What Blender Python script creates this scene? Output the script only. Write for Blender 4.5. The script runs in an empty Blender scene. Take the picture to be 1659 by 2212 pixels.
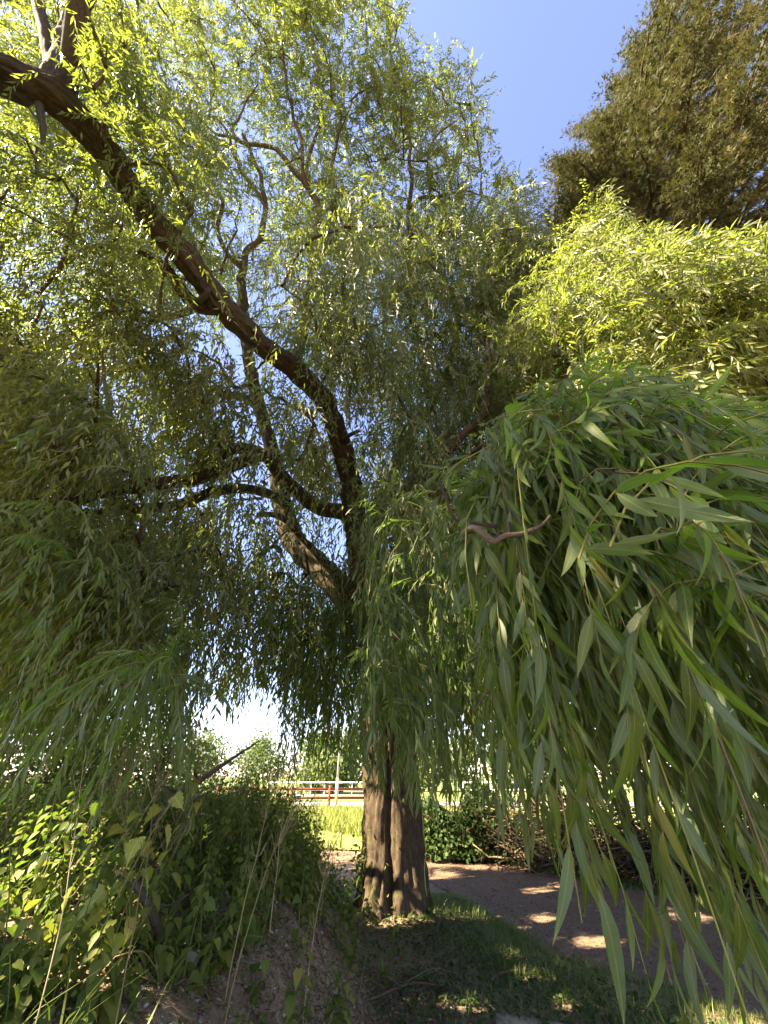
import bpy, math, random
import numpy as np
from mathutils import Vector, Matrix
random.seed(7)
rng = np.random.default_rng(11)
SC = bpy.context.scene
COL = SC.collection
PI = math.pi
R = math.radians

# ------------------------------------------------------------------ camera, sky, sun, exposure
CAM = np.array([0.0, 0.0, 1.40]); PITCH = R(34.4)
cam = bpy.data.cameras.new('camera'); cam.sensor_fit = 'VERTICAL'; cam.sensor_height = 34.6; cam.lens = 13.0
cam.clip_start = 0.02; cam.clip_end = 3000
cam_ob = bpy.data.objects.new('camera', cam); COL.objects.link(cam_ob)
cam_ob.location = CAM; cam_ob.rotation_euler = (R(90) + PITCH, 0, 0)
SC.camera = cam_ob
SUN_EL, SUN_AZ = R(44), R(-110)          # azimuth measured from +Y towards +X
world = bpy.data.worlds.new('World'); SC.world = world; world.use_nodes = True
wn = world.node_tree.nodes; wl = world.node_tree.links
sky = wn.new('ShaderNodeTexSky'); sky.sky_type = 'NISHITA'; sky.sun_disc = False
sky.sun_elevation = SUN_EL; sky.sun_rotation = SUN_AZ % (2 * PI)
sky.air_density = 0.85; sky.dust_density = 0.2; sky.ozone_density = 5.0
bg = wn.get('Background') or wn.new('ShaderNodeBackground')
bg.inputs['Strength'].default_value = 0.074
tint = wn.new('ShaderNodeMix'); tint.data_type = 'RGBA'; tint.blend_type = 'MULTIPLY'; tint.inputs[0].default_value = 1.0; tint.inputs[7].default_value = (1.40, 1.02, 0.95, 1)
wl.new(sky.outputs[0], tint.inputs[6]); wl.new(tint.outputs[2], bg.inputs['Color'])
sun = bpy.data.lights.new('sun', 'SUN'); sun.energy = 5.0; sun.angle = R(0.5); sun.color = (1.0, 0.84, 0.60)
sun_ob = bpy.data.objects.new('sun', sun); COL.objects.link(sun_ob)
S_DIR = np.array([math.sin(SUN_AZ) * math.cos(SUN_EL), math.cos(SUN_AZ) * math.cos(SUN_EL), math.sin(SUN_EL)])
sun_ob.location = (-20, 5, 30)
sun_ob.rotation_euler = Vector(S_DIR).to_track_quat('Z', 'Y').to_euler()
vs = SC.view_settings; vs.view_transform = 'Standard'; vs.look = 'None'; vs.gamma = 1.0
vs.use_curve_mapping = False; vs.exposure = 3.05
SC.cycles.max_bounces = 7; SC.cycles.diffuse_bounces = 4; SC.cycles.glossy_bounces = 2
SC.cycles.transmission_bounces = 4; SC.cycles.transparent_max_bounces = 4
SC.cycles.use_denoising = True

# ------------------------------------------------------------------ picture <-> world
FPX = 831.0; cp, sp = math.cos(PITCH), math.sin(PITCH)
FW = np.array([0, cp, sp]); UP = np.array([0, -sp, cp]); RT = np.array([1.0, 0, 0])
def P(px, py, d):
    return CAM + d * (FW + (px - 829.5) / FPX * RT + (1106 - py) / FPX * UP)
def GP(px, py, z=0.0):
    v = FW + (px - 829.5) / FPX * RT + (1106 - py) / FPX * UP
    return CAM + v * ((z - CAM[2]) / v[2])
def project(p):
    q = np.asarray(p) - CAM
    d = q @ FW
    dd = np.where(d > 0.05, d, 0.05)
    return 829.5 + FPX * (q @ RT) / dd, 1106 - FPX * (q @ UP) / dd, d
def inpoly(x, y, poly):
    x = np.asarray(x); y = np.asarray(y)
    ins = np.zeros(x.shape, bool); n = len(poly); j = n - 1
    for i in range(n):
        xi, yi = poly[i]; xj, yj = poly[j]
        if yi != yj:
            c = ((yi > y) != (yj > y)) & (x < (xj - xi) * (y - yi) / (yj - yi) + xi)
            ins ^= c
        j = i
    return ins
def smooth(t):
    t = np.clip(t, 0, 1); return t * t * (3 - 2 * t)

# ------------------------------------------------------------------ noise
_perm = np.random.default_rng(3).random((64, 64, 64)).astype(np.float32)
def vnoise(p):
    p = np.asarray(p, float); i = np.floor(p).astype(int); f = p - i; f = f * f * (3 - 2 * f)
    def g(a, b, c): return _perm[(i[..., 0] + a) & 63, (i[..., 1] + b) & 63, (i[..., 2] + c) & 63]
    x, y, z = f[..., 0], f[..., 1], f[..., 2]
    def lx(b, c): return g(0, b, c) * (1 - x) + g(1, b, c) * x
    return (lx(0, 0) * (1 - y) + lx(1, 0) * y) * (1 - z) + (lx(0, 1) * (1 - y) + lx(1, 1) * y) * z

# ------------------------------------------------------------------ object helpers
def link(o, parent=None):
    COL.objects.link(o)
    if parent is not None: o.parent = parent
    return o
def tag(o, label=None, cat=None, group=None, kind=None):
    if label: o['label'] = label
    if cat: o['category'] = cat
    if group: o['group'] = group
    if kind: o['kind'] = kind
    return o
def thing(name, label, cat, loc=(0, 0, 0), group=None):
    o = bpy.data.objects.new(name, None); o.empty_display_size = 0.1; o.location = loc
    link(o); return tag(o, label, cat, group)
def mesh_data(name, verts, tris=None, quads=None, mat=None, rnd=None, uv=None, shade=False):
    verts = np.asarray(verts, np.float32).reshape(-1, 3)
    lv = []; starts = []; off = 0
    for f, k in ((tris, 3), (quads, 4)):
        if f is None or len(f) == 0: continue
        f = np.asarray(f, np.int32).reshape(-1, k)
        lv.append(f.ravel()); starts.append(off + np.arange(len(f)) * k); off += len(f) * k
    lv = np.concatenate(lv); starts = np.concatenate(starts).astype(np.int32)
    me = bpy.data.meshes.new(name)
    me.vertices.add(len(verts)); me.vertices.foreach_set('co', verts.ravel())
    me.loops.add(len(lv)); me.loops.foreach_set('vertex_index', lv)
    me.polygons.add(len(starts)); me.polygons.foreach_set('loop_start', starts)
    if shade: me.polygons.foreach_set('use_smooth', np.ones(len(starts), bool))
    me.update(calc_edges=True)
    if rnd is not None:
        a = me.attributes.new('rnd', 'FLOAT', 'POINT'); a.data.foreach_set('value', np.asarray(rnd, np.float32).ravel())
    if uv is not None:
        u = me.uv_layers.new(name='UVMap'); u.data.foreach_set('uv', np.asarray(uv, np.float32)[lv].ravel())
    if mat is not None: me.materials.append(mat)
    return me
def obj(name, me, parent=None, kind=None, off=None):
    o = bpy.data.objects.new(name, me); link(o, parent)
    if kind: o['kind'] = kind
    return o
def rel(verts, parent):
    """world coordinates -> coordinates under a parent that only has a location"""
    verts = np.asarray(verts)
    while parent is not None: verts = verts - np.array(parent.location); parent = parent.parent
    return verts
class MB:
    """collects pieces into one mesh"""
    def __init__(s): s.v = []; s.t = []; s.q = []; s.r = []; s.u = []; s.n = 0
    def add(s, v, tris=None, quads=None, rnd=0.5, uv=None):
        v = np.asarray(v, float).reshape(-1, 3); k = len(v)
        s.v.append(v)
        if tris is not None and len(tris): s.t.append(np.asarray(tris).reshape(-1, 3) + s.n)
        if quads is not None and len(quads): s.q.append(np.asarray(quads).reshape(-1, 4) + s.n)
        s.r.append(np.broadcast_to(np.asarray(rnd, float), (k,)) if np.ndim(rnd) < 2 else rnd)
        s.u.append(np.zeros((k, 2)) if uv is None else np.asarray(uv, float))
        s.n += k; return s
    def build(s, name, mat, parent=None, kind=None, shade=False, uv=True):
        v = rel(np.concatenate(s.v), parent)
        me = mesh_data(name, v, np.concatenate(s.t) if s.t else None, np.concatenate(s.q) if s.q else None, mat,
                       np.concatenate(s.r), np.concatenate(s.u) if uv else None, shade)
        return obj(name, me, parent, kind)
    def box(s, c, sx, sy, sz, rot=0.0, rnd=0.5):
        c = np.asarray(c, float)
        v = np.array([[a * sx / 2, b * sy / 2, e * sz / 2] for a in (-1, 1) for b in (-1, 1) for e in (-1, 1)])
        ca, sa = math.cos(rot), math.sin(rot)
        v = v @ np.array([[ca, sa, 0], [-sa, ca, 0], [0, 0, 1]])
        return s.add(v + c, quads=[[0, 1, 3, 2], [4, 6, 7, 5], [0, 4, 5, 1], [2, 3, 7, 6], [0, 2, 6, 4], [1, 5, 7, 3]], rnd=rnd)
    def tube(s, pts, rad, sides=5, rnd=0.5, cap=True, disp=None):
        v, q, t, uv = tube_arrays(pts, rad, sides, cap, disp)
        return s.add(v, t, q, rnd, uv)
def unit(a):
    a = np.asarray(a, float); return a / np.maximum(np.linalg.norm(a, axis=-1, keepdims=True), 1e-9)
def tube_arrays(pts, rad, sides=5, cap=True, disp=None):
    pts = np.asarray(pts, float); n = len(pts); rad = np.broadcast_to(np.asarray(rad, float), (n,))
    T = np.gradient(pts, axis=0); T = unit(T)
    ref = np.array([0.3, 1, 0.1]) if abs(T[0] @ unit([0.3, 1, 0.1])) < 0.9 else np.array([1.0, 0, 0])
    A = np.zeros((n, 3)); a = unit(np.cross(T[0], ref))
    for i in range(n):
        a = unit(a - T[i] * (a @ T[i])); A[i] = a
    B = np.cross(T, A)
    th = np.arange(sides) * 2 * PI / sides
    ln = np.concatenate([[0], np.cumsum(np.linalg.norm(np.diff(pts, axis=0), axis=1))])
    rr = np.repeat(rad[:, None], sides, 1)
    if disp is not None: rr = rr + disp(th[None, :] + 0 * rr, ln[:, None] + 0 * rr, rr)
    v = pts[:, None, :] + rr[..., None] * (np.cos(th)[None, :, None] * A[:, None, :] + np.sin(th)[None, :, None] * B[:, None, :])
    i = np.arange(n - 1)[:, None] * sides; j = np.arange(sides)[None, :]; j2 = (j + 1) % sides
    q = np.stack([i + j, i + j2, i + sides + j2, i + sides + j], -1).reshape(-1, 4)
    uv = np.stack([np.abs(th[None, :] - PI) * np.maximum(rad[:, None], 0.02), ln[:, None] + 0 * rr], -1).reshape(-1, 2)
    v = v.reshape(-1, 3); t = None
    if cap:
        v = np.concatenate([v, pts[[0, -1]]]); c0, c1 = n * sides, n * sides + 1
        uv = np.concatenate([uv, uv[[0, -1]]])
        t = [[c0, (k + 1) % sides, k] for k in range(sides)] + [[c1, (n - 1) * sides + k, (n - 1) * sides + (k + 1) % sides] for k in range(sides)]
    return v, q, t, uv
def spline(ctrl, step):
    """Catmull-Rom through control rows (any number of columns, the first three being xyz)"""
    c = np.asarray(ctrl, float); c = np.vstack([2 * c[0] - c[1], c, 2 * c[-1] - c[-2]]); out = []
    for i in range(1, len(c) - 2):
        n = max(2, int(np.linalg.norm(c[i + 1, :3] - c[i, :3]) / step)); t = np.linspace(0, 1, n, endpoint=False)[:, None]
        p0, p1, p2, p3 = c[i - 1], c[i], c[i + 1], c[i + 2]
        out.append(0.5 * (2 * p1 + (p2 - p0) * t + (2 * p0 - 5 * p1 + 4 * p2 - p3) * t ** 2 + (3 * p1 - p0 - 3 * p2 + p3) * t ** 3))
    out.append(c[-2:-1]); return np.vstack(out)

# ------------------------------------------------------------------ materials
def new_mat(name):
    m = bpy.data.materials.new(name); m.use_nodes = True; nt = m.node_tree; nt.nodes.clear()
    out = nt.nodes.new('ShaderNodeOutputMaterial'); return m, nt, out
def ramp(nt, stops, src):
    r = nt.nodes.new('ShaderNodeValToRGB'); e = r.color_ramp.elements
    while len(e) < len(stops): e.new(0.5)
    for k, (p, c) in enumerate(stops): e[k].position = p; e[k].color = (*c, 1)
    nt.links.new(src, r.inputs[0]); return r.outputs[0]
def noise(nt, scale, detail=4, vec=None, rough=0.55):
    n = nt.nodes.new('ShaderNodeTexNoise'); n.inputs['Scale'].default_value = scale; n.inputs['Detail'].default_value = detail
    n.inputs['Roughness'].default_value = rough
    if vec is not None: nt.links.new(vec, n.inputs['Vector'])
    return n.outputs['Fac']
def mixc(nt, fac, a, b, mode='MIX'):
    m = nt.nodes.new('ShaderNodeMix'); m.data_type = 'RGBA'; m.blend_type = mode
    for s, v in ((m.inputs[0], fac), (m.inputs[6], a), (m.inputs[7], b)):
        if hasattr(v, 'is_linked'): nt.links.new(v, s)
        elif isinstance(v, tuple): s.default_value = (*v, 1)
        else: s.default_value = v
    return m.outputs[2]
def bump(nt, h, strength, dist):
    b = nt.nodes.new('ShaderNodeBump'); b.inputs['Strength'].default_value = strength; b.inputs['Distance'].default_value = dist
    nt.links.new(h, b.inputs['Height']); return b.outputs[0]
def leaf_mat(name, stops, under, trans, tfac=0.42, rough=0.42, midrib=None, per_object=False, spec=0.5):
    m, nt, out = new_mat(name); N = nt.nodes; L = nt.links
    if per_object:
        a = N.new('ShaderNodeObjectInfo'); src = a.outputs['Random']
    else:
        a = N.new('ShaderNodeAttribute'); a.attribute_name = 'rnd'; src = a.outputs['Fac']
    col = ramp(nt, stops, src)
    tc = N.new('ShaderNodeTexCoord')
    nz = noise(nt, 60 if per_object or midrib else 9, 3, tc.outputs['Object'])
    col = mixc(nt, ramp(nt, [(0.35, (0, 0, 0)), (0.75, (0.45, 0.45, 0.45))], nz), col, tuple(c * 1.5 for c in stops[-1][1]))
    geo = N.new('ShaderNodeNewGeometry')
    col = mixc(nt, geo.outputs['Backfacing'], col, mixc(nt, 0.65, col, under))
    bmp = None
    if midrib:
        uv = N.new('ShaderNodeUVMap'); sx = N.new('ShaderNodeSeparateXYZ'); L.new(uv.outputs[0], sx.inputs[0])
        ab = N.new('ShaderNodeMath'); ab.operation = 'ABSOLUTE'; L.new(sx.outputs[1], ab.inputs[0])
        mr = ramp(nt, [(0.010, (0.8, 0.8, 0.8)), (0.032, (0, 0, 0))], ab.outputs[0])
        # side veins: slanted lines
        ad = N.new('ShaderNodeMath'); ad.operation = 'MULTIPLY_ADD'; L.new(ab.outputs[0], ad.inputs[0]); ad.inputs[1].default_value = -0.35
        L.new(sx.outputs[0], ad.inputs[2])
        sn = N.new('ShaderNodeMath'); sn.operation = 'SINE'; mu = N.new('ShaderNodeMath'); mu.operation = 'MULTIPLY'; mu.inputs[1].default_value = midrib
        L.new(ad.outputs[0], mu.inputs[0]); L.new(mu.outputs[0], sn.inputs[0])
        vv = ramp(nt, [(0.8, (0, 0, 0)), (1.0, (0.08, 0.08, 0.08))], sn.outputs[0])
        tot = mixc(nt, 1.0, mr, vv, 'ADD')
        col = mixc(nt, tot, col, tuple(min(1, c * 1.7 + 0.015) for c in stops[-1][1]))
        bmp = bump(nt, sn.outputs[0], 0.10, 0.0008)
    pr = N.new('ShaderNodeBsdfPrincipled'); L.new(col, pr.inputs['Base Color']); pr.inputs['Roughness'].default_value = rough
    pr.inputs['Specular IOR Level'].default_value = spec
    if bmp is not None: L.new(bmp, pr.inputs['Normal'])
    tr = N.new('ShaderNodeBsdfTranslucent'); L.new(mixc(nt, 0.75, col, trans), tr.inputs['Color'])
    mx = N.new('ShaderNodeMixShader'); mx.inputs[0].default_value = tfac
    L.new(pr.outputs[0], mx.inputs[1]); L.new(tr.outputs[0], mx.inputs[2]); L.new(mx.outputs[0], out.inputs[0])
    return m
def bark_mat(name, dark, mid, light, moss=0.0, fine=1.0, mcol=(0.085, 0.088, 0.028)):
    m, nt, out = new_mat(name); N = nt.nodes; L = nt.links
    uv = N.new('ShaderNodeUVMap'); mp = N.new('ShaderNodeMapping'); L.new(uv.outputs[0], mp.inputs[0])
    mp.inputs['Scale'].default_value = (22 * fine, 8 * fine, 1)
    n1 = noise(nt, 1.0, 7, mp.outputs[0], 0.75)
    tc = N.new('ShaderNodeTexCoord'); n2 = noise(nt, 2.3, 4, tc.outputs['Object']); n3 = noise(nt, 90, 2, tc.outputs['Object'])
    c = ramp(nt, [(0.3, dark), (0.52, mid), (0.75, light)], n1)
    c = mixc(nt, ramp(nt, [(0.4, (0, 0, 0)), (0.7, (0.55, 0.55, 0.55))], n2), c, mid)
    if moss: c = mixc(nt, ramp(nt, [(0.5, (0, 0, 0)), (0.65, (moss, moss, moss))], noise(nt, 5, 5, tc.outputs['Object'])), c, mcol)
    pr = N.new('ShaderNodeBsdfPrincipled'); L.new(c, pr.inputs['Base Color']); pr.inputs['Roughness'].default_value = 0.9
    pr.inputs['Specular IOR Level'].default_value = 0.2
    h = N.new('ShaderNodeMath'); h.operation = 'MULTIPLY_ADD'; L.new(n3, h.inputs[0]); h.inputs[1].default_value = 0.35; L.new(n1, h.inputs[2])
    L.new(bump(nt, h.outputs[0], 1.0, 0.02), pr.inputs['Normal']); L.new(pr.outputs[0], out.inputs[0]); return m
def plain_mat(name, a, b, scale=8, rough=0.8, bstr=0.0, bscale=60, spec=0.35):
    m, nt, out = new_mat(name); N = nt.nodes; L = nt.links
    tc = N.new('ShaderNodeTexCoord'); c = ramp(nt, [(0.3, a), (0.7, b)], noise(nt, scale, 5, tc.outputs['Object']))
    at = N.new('ShaderNodeAttribute'); at.attribute_name = 'rnd'
    pr = N.new('ShaderNodeBsdfPrincipled'); L.new(c, pr.inputs['Base Color']); pr.inputs['Roughness'].default_value = rough
    pr.inputs['Specular IOR Level'].default_value = spec
    if bstr: L.new(bump(nt, noise(nt, bscale, 4, tc.outputs['Object']), bstr, 0.02), pr.inputs['Normal'])
    L.new(pr.outputs[0], out.inputs[0]); return m
def rnd_mat(name, stops, rough=0.85, spec=0.25):
    m, nt, out = new_mat(name); N = nt.nodes; L = nt.links
    at = N.new('ShaderNodeAttribute'); at.attribute_name = 'rnd'; c = ramp(nt, stops, at.outputs['Fac'])
    tc = N.new('ShaderNodeTexCoord'); n = noise(nt, 40, 3, tc.outputs['Object'])
    c = mixc(nt, 0.35, c, ramp(nt, [(0.3, (0.25, 0.25, 0.25)), (0.7, (1, 1, 1))], n), 'MULTIPLY')
    pr = N.new('ShaderNodeBsdfPrincipled'); L.new(c, pr.inputs['Base Color']); pr.inputs['Roughness'].default_value = rough
    pr.inputs['Specular IOR Level'].default_value = spec
    L.new(pr.outputs[0], out.inputs[0]); return m
M = {}
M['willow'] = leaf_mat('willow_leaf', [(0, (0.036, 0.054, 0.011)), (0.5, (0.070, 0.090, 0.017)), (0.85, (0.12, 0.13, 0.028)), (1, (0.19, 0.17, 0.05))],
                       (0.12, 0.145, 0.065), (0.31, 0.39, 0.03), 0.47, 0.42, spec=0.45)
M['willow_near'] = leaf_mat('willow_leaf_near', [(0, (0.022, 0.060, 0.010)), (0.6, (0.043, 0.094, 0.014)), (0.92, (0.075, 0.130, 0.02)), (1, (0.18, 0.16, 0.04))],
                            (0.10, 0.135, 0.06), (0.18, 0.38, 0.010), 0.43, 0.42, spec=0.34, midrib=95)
M['willow_each'] = leaf_mat('willow_leaf_single', [(0, (0.022, 0.060, 0.010)), (0.6, (0.043, 0.094, 0.014)), (0.92, (0.075, 0.130, 0.02)), (1, (0.18, 0.16, 0.04))],
                            (0.10, 0.135, 0.06), (0.18, 0.38, 0.010), 0.43, 0.42, spec=0.34, midrib=95, per_object=True)
M['conifer'] = leaf_mat('conifer_spray', [(0, (0.022, 0.042, 0.015)), (0.5, (0.042, 0.060, 0.021)), (0.85, (0.080, 0.080, 0.030)), (1, (0.14, 0.11, 0.05))],
                        (0.06, 0.06, 0.03), (0.12, 0.12, 0.02), 0.2, 0.8, spec=0.12)
M['nettle'] = leaf_mat('weed_leaf', [(0, (0.045, 0.082, 0.014)), (0.55, (0.085, 0.130, 0.021)), (0.9, (0.15, 0.165, 0.026)), (1, (0.24, 0.20, 0.045))],
                       (0.09, 0.14, 0.06), (0.18, 0.30, 0.015), 0.40, 0.55, spec=0.25)
M['weed_each'] = leaf_mat('weed_leaf_green', [(0, (0.040, 0.080, 0.014)), (0.6, (0.078, 0.125, 0.02)), (1, (0.12, 0.16, 0.025))],
                          (0.09, 0.14, 0.06), (0.18, 0.30, 0.015), 0.40, 0.5, spec=0.25, midrib=40, per_object=True)
M['weed_yellow'] = leaf_mat('weed_leaf_yellow', [(0, (0.12, 0.20, 0.02)), (0.6, (0.20, 0.26, 0.025)), (1, (0.30, 0.26, 0.04))],
                            (0.18, 0.22, 0.08), (0.30, 0.34, 0.02), 0.40, 0.45, midrib=40, per_object=True)  # yellow-green leaf, its colour brightened to imitate sunlight on these plants
M['weed_pale'] = leaf_mat('weed_leaf_pale', [(0, (0.13, 0.16, 0.10)), (1, (0.20, 0.20, 0.14))], (0.2, 0.2, 0.16), (0.25, 0.28, 0.12), 0.25, 0.6, midrib=40, per_object=True)
M['ivy'] = leaf_mat('ivy_leaf', [(0, (0.018, 0.040, 0.010)), (0.7, (0.036, 0.068, 0.016)), (1, (0.07, 0.10, 0.024))], (0.05, 0.08, 0.03), (0.08, 0.14, 0.02), 0.22, 0.6, spec=0.15)
M['grass'] = leaf_mat('grass_blade', [(0, (0.055, 0.105, 0.014)), (0.6, (0.10, 0.155, 0.02)), (0.9, (0.16, 0.19, 0.04)), (1, (0.26, 0.22, 0.09))],
                      (0.08, 0.13, 0.03), (0.15, 0.26, 0.02), 0.38, 0.5)
M['field'] = leaf_mat('field_grass_blade', [(0, (0.10, 0.17, 0.02)), (0.6, (0.17, 0.21, 0.03)), (1, (0.30, 0.27, 0.07))],
                      (0.15, 0.2, 0.05), (0.28, 0.32, 0.03), 0.4, 0.6)
M['far'] = leaf_mat('far_leaf', [(0, (0.03, 0.065, 0.02)), (0.6, (0.07, 0.11, 0.028)), (1, (0.13, 0.15, 0.04))], (0.08, 0.12, 0.05), (0.16, 0.22, 0.03), 0.35, 0.6)
M['bark'] = bark_mat('willow_bark', (0.012, 0.009, 0.006), (0.066, 0.047, 0.029), (0.17, 0.122, 0.072), moss=0.3)
M['bark2'] = bark_mat('branch_bark', (0.035, 0.024, 0.015), (0.085, 0.06, 0.035), (0.15, 0.11, 0.06), moss=0.3, fine=1.6)
M['bark_dead'] = bark_mat('dead_bark', (0.04, 0.034, 0.026), (0.095, 0.08, 0.06), (0.17, 0.145, 0.11), moss=0.3, fine=2)
M['lichen'] = bark_mat('lichen_bark', (0.10, 0.080, 0.052), (0.19, 0.155, 0.10), (0.29, 0.25, 0.16), moss=1.0, fine=2, mcol=(0.32, 0.30, 0.09))
M['twig'] = rnd_mat('willow_twig', [(0, (0.10, 0.075, 0.03)), (0.5, (0.17, 0.17, 0.04)), (1, (0.22, 0.24, 0.05))], 0.5)
M['stem'] = rnd_mat('weed_stem', [(0, (0.07, 0.10, 0.02)), (0.6, (0.14, 0.16, 0.035)), (1, (0.22, 0.19, 0.07))], 0.6)
M['dry'] = rnd_mat('dry_stalk', [(0, (0.16, 0.12, 0.06)), (0.5, (0.28, 0.24, 0.10)), (1, (0.40, 0.33, 0.17))], 0.7)
M['stick'] = rnd_mat('brushwood_stick', [(0, (0.04, 0.026, 0.016)), (0.5, (0.12, 0.08, 0.045)), (0.85, (0.22, 0.16, 0.09)), (1, (0.34, 0.26, 0.15))])
M['litter'] = rnd_mat('fallen_leaf', [(0, (0.06, 0.036, 0.02)), (0.5, (0.15, 0.085, 0.045)), (0.85, (0.25, 0.16, 0.08)), (1, (0.34, 0.27, 0.16))], 0.8)
M['stone'] = rnd_mat('pebble', [(0, (0.13, 0.11, 0.09)), (0.6, (0.24, 0.21, 0.17)), (1, (0.50, 0.48, 0.43))], 0.9)

# ------------------------------------------------------------------ ground shape
PATH_L = [GP(740, 1833), GP(905, 1893), GP(980, 1945), GP(1060, 1992), GP(1200, 2062), GP(1400, 2128), GP(1640, 2200)]
PATH_R = [GP(640, 1790), GP(905, 1832), GP(1000, 1848), GP(1100, 1868), GP(1240, 1896), GP(1450, 1950), GP(1660, 2015)]
PATH_L = [np.array([-6.5, 13.0, 0]), np.array([-3.6, 10.6, 0])] + PATH_L + [np.array([4.6, 2.2, 0]), np.array([6.0, 0.2, 0]), np.array([7, -3.0, 0])]
PATH_R = [np.array([-9.0, 14.8, 0]), np.array([-6.0, 12.6, 0])] + PATH_R + [np.array([7.2, 3.0, 0]), np.array([9.2, 0.5, 0]), np.array([10.5, -3, 0])]
def path_mask_poly():
    return [tuple(p[:2]) for p in PATH_L] + [tuple(p[:2]) for p in reversed(PATH_R)]
PATHPOLY = path_mask_poly()
def bank_x(y):
    return np.interp(y, [-2, 1.2, 2.2, 3.2, 4.2, 5.4, 6.6, 8.0, 9.5], [-0.05, -0.1, -0.02, 0.15, 0.05, -0.15, -0.5, -1.3, -2.6])
def H(x, y):
    x = np.asarray(x, float); y = np.asarray(y, float)
    t = (bank_x(y) - x)
    h = 0.62 * smooth(t / 1.1) + 0.22 * smooth((t - 0.9) / 1.8)
    h = h * smooth((9.6 - y) / 3.0) * smooth((x + 12) / 5)
    wig = vnoise(np.stack([x * 1.7, y * 1.7, 0 * x], -1)) - 0.5
    wig2 = vnoise(np.stack([x * 6, y * 6, 0 * x + 5], -1)) - 0.5
    h = h * (1 + 0.28 * wig) + 0.05 * wig2 * smooth(t / 0.5) * smooth((9 - y) / 2)
    h = h + 0.16 * np.exp(-(((x - 0.1) ** 2 + (y - 6.4) ** 2) / 0.9)) + 0.03 * (wig) * smooth((14 - y) / 4)
    # small hollow beside the cut face of the bank
    h = h - 0.10 * np.exp(-(((x - 0.05) / 0.35) ** 2 + ((y - 3.6) / 0.5) ** 2))
    return h

# ------------------------------------------------------------------ setting: ground sheets
def soil_mat():
    m, nt, out = new_mat('soil'); N = nt.nodes; L = nt.links
    tc = N.new('ShaderNodeTexCoord'); n1 = noise(nt, 2.2, 6, tc.outputs['Object'], 0.65); n2 = noise(nt, 38, 4, tc.outputs['Object'], 0.7); n3 = noise(nt, 140, 2, tc.outputs['Object'])
    c = ramp(nt, [(0.3, (0.16, 0.108, 0.068)), (0.5, (0.28, 0.20, 0.132)), (0.72, (0.40, 0.30, 0.21))], n2)
    c = mixc(nt, ramp(nt, [(0.35, (0, 0, 0)), (0.65, (0.7, 0.7, 0.7))], n1), c, (0.19, 0.145, 0.085))
    pr = N.new('ShaderNodeBsdfPrincipled'); L.new(c, pr.inputs['Base Color']); pr.inputs['Roughness'].default_value = 0.95
    pr.inputs['Specular IOR Level'].default_value = 0.15
    h = N.new('ShaderNodeMath'); h.operation = 'MULTIPLY_ADD'; L.new(n3, h.inputs[0]); h.inputs[1].default_value = 0.5; L.new(n2, h.inputs[2])
    L.new(bump(nt, h.outputs[0], 0.9, 0.02), pr.inputs['Normal']); L.new(pr.outputs[0], out.inputs[0]); return m
def path_mat():
    m, nt, out = new_mat('path_dirt'); N = nt.nodes; L = nt.links
    tc = N.new('ShaderNodeTexCoord'); n1 = noise(nt, 1.6, 5, tc.outputs['Object']); n2 = noise(nt, 45, 5, tc.outputs['Object'], 0.75); n3 = noise(nt, 170, 2, tc.outputs['Object'])
    c = ramp(nt, [(0.3, (0.10, 0.064, 0.038)), (0.5, (0.178, 0.118, 0.074)), (0.75, (0.32, 0.23, 0.15))], n2)
    c = mixc(nt, ramp(nt, [(0.4, (0, 0, 0)), (0.7, (0.5, 0.5, 0.5))], n1), c, (0.125, 0.083, 0.052))
    pr = N.new('ShaderNodeBsdfPrincipled'); L.new(c, pr.inputs['Base Color']); pr.inputs['Roughness'].default_value = 0.95
    pr.inputs['Specular IOR Level'].default_value = 0.15
    h = N.new('ShaderNodeMath'); h.operation = 'MULTIPLY_ADD'; L.new(n3, h.inputs[0]); h.inputs[1].default_value = 0.6; L.new(n2, h.inputs[2])
    L.new(bump(nt, h.outputs[0], 0.7, 0.012), pr.inputs['Normal']); L.new(pr.outputs[0], out.inputs[0]); return m
M['soil'] = soil_mat(); M['path'] = path_mat()
def axis(fine0, fine1, step, far):
    a = list(np.arange(fine0, fine1 + 1e-6, step)); s = step
    x = a[-1]
    while x < far: s *= 1.35; x += s; a.append(x)
    x = a[0]; s = step; pre = []
    while x > -far: s *= 1.35; x -= s; pre.append(x)
    return np.array(pre[::-1] + a)
gx = axis(-7, 7, 0.075, 900); gy = axis(-1, 13, 0.075, 900)
X, Y = np.meshgrid(gx, gy); Z = H(X, Y)
nx, ny = len(gx), len(gy)
ii = (np.arange(ny - 1)[:, None] * nx + np.arange(nx - 1)[None, :])
gq = np.stack([ii, ii + 1, ii + nx + 1, ii + nx], -1).reshape(-1, 4)
g = obj('ground', mesh_data('ground', np.stack([X, Y, Z], -1).reshape(-1, 3), quads=gq, mat=M['soil'], shade=True), kind='structure')
def strip(Lp, Rp, n_across, step, lift):
    a = spline(np.array(Lp), step); n = len(a)
    b0 = spline(np.array(Rp), step); s = np.linspace(0, 1, n)
    b = np.stack([np.interp(s, np.linspace(0, 1, len(b0)), b0[:, k]) for k in range(3)], -1)
    t = np.linspace(0, 1, n_across)[None, :, None]
    g_ = a[:, None, :] * (1 - t) + b[:, None, :] * t
    ed = (vnoise(g_ * 5.0) - 0.5) * 0.22; edge = np.abs(t[..., 0] - 0.5) > 0.49
    g_[..., 0] += np.where(edge, ed, 0); g_[..., 1] += np.where(edge, ed * 0.7, 0)
    g_[..., 2] = H(g_[..., 0], g_[..., 1]) + lift
    i = np.arange(n - 1)[:, None] * n_across + np.arange(n_across - 1)[None, :]
    q = np.stack([i, i + 1, i + n_across + 1, i + n_across], -1).reshape(-1, 4)
    return g_.reshape(-1, 3), q
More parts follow.
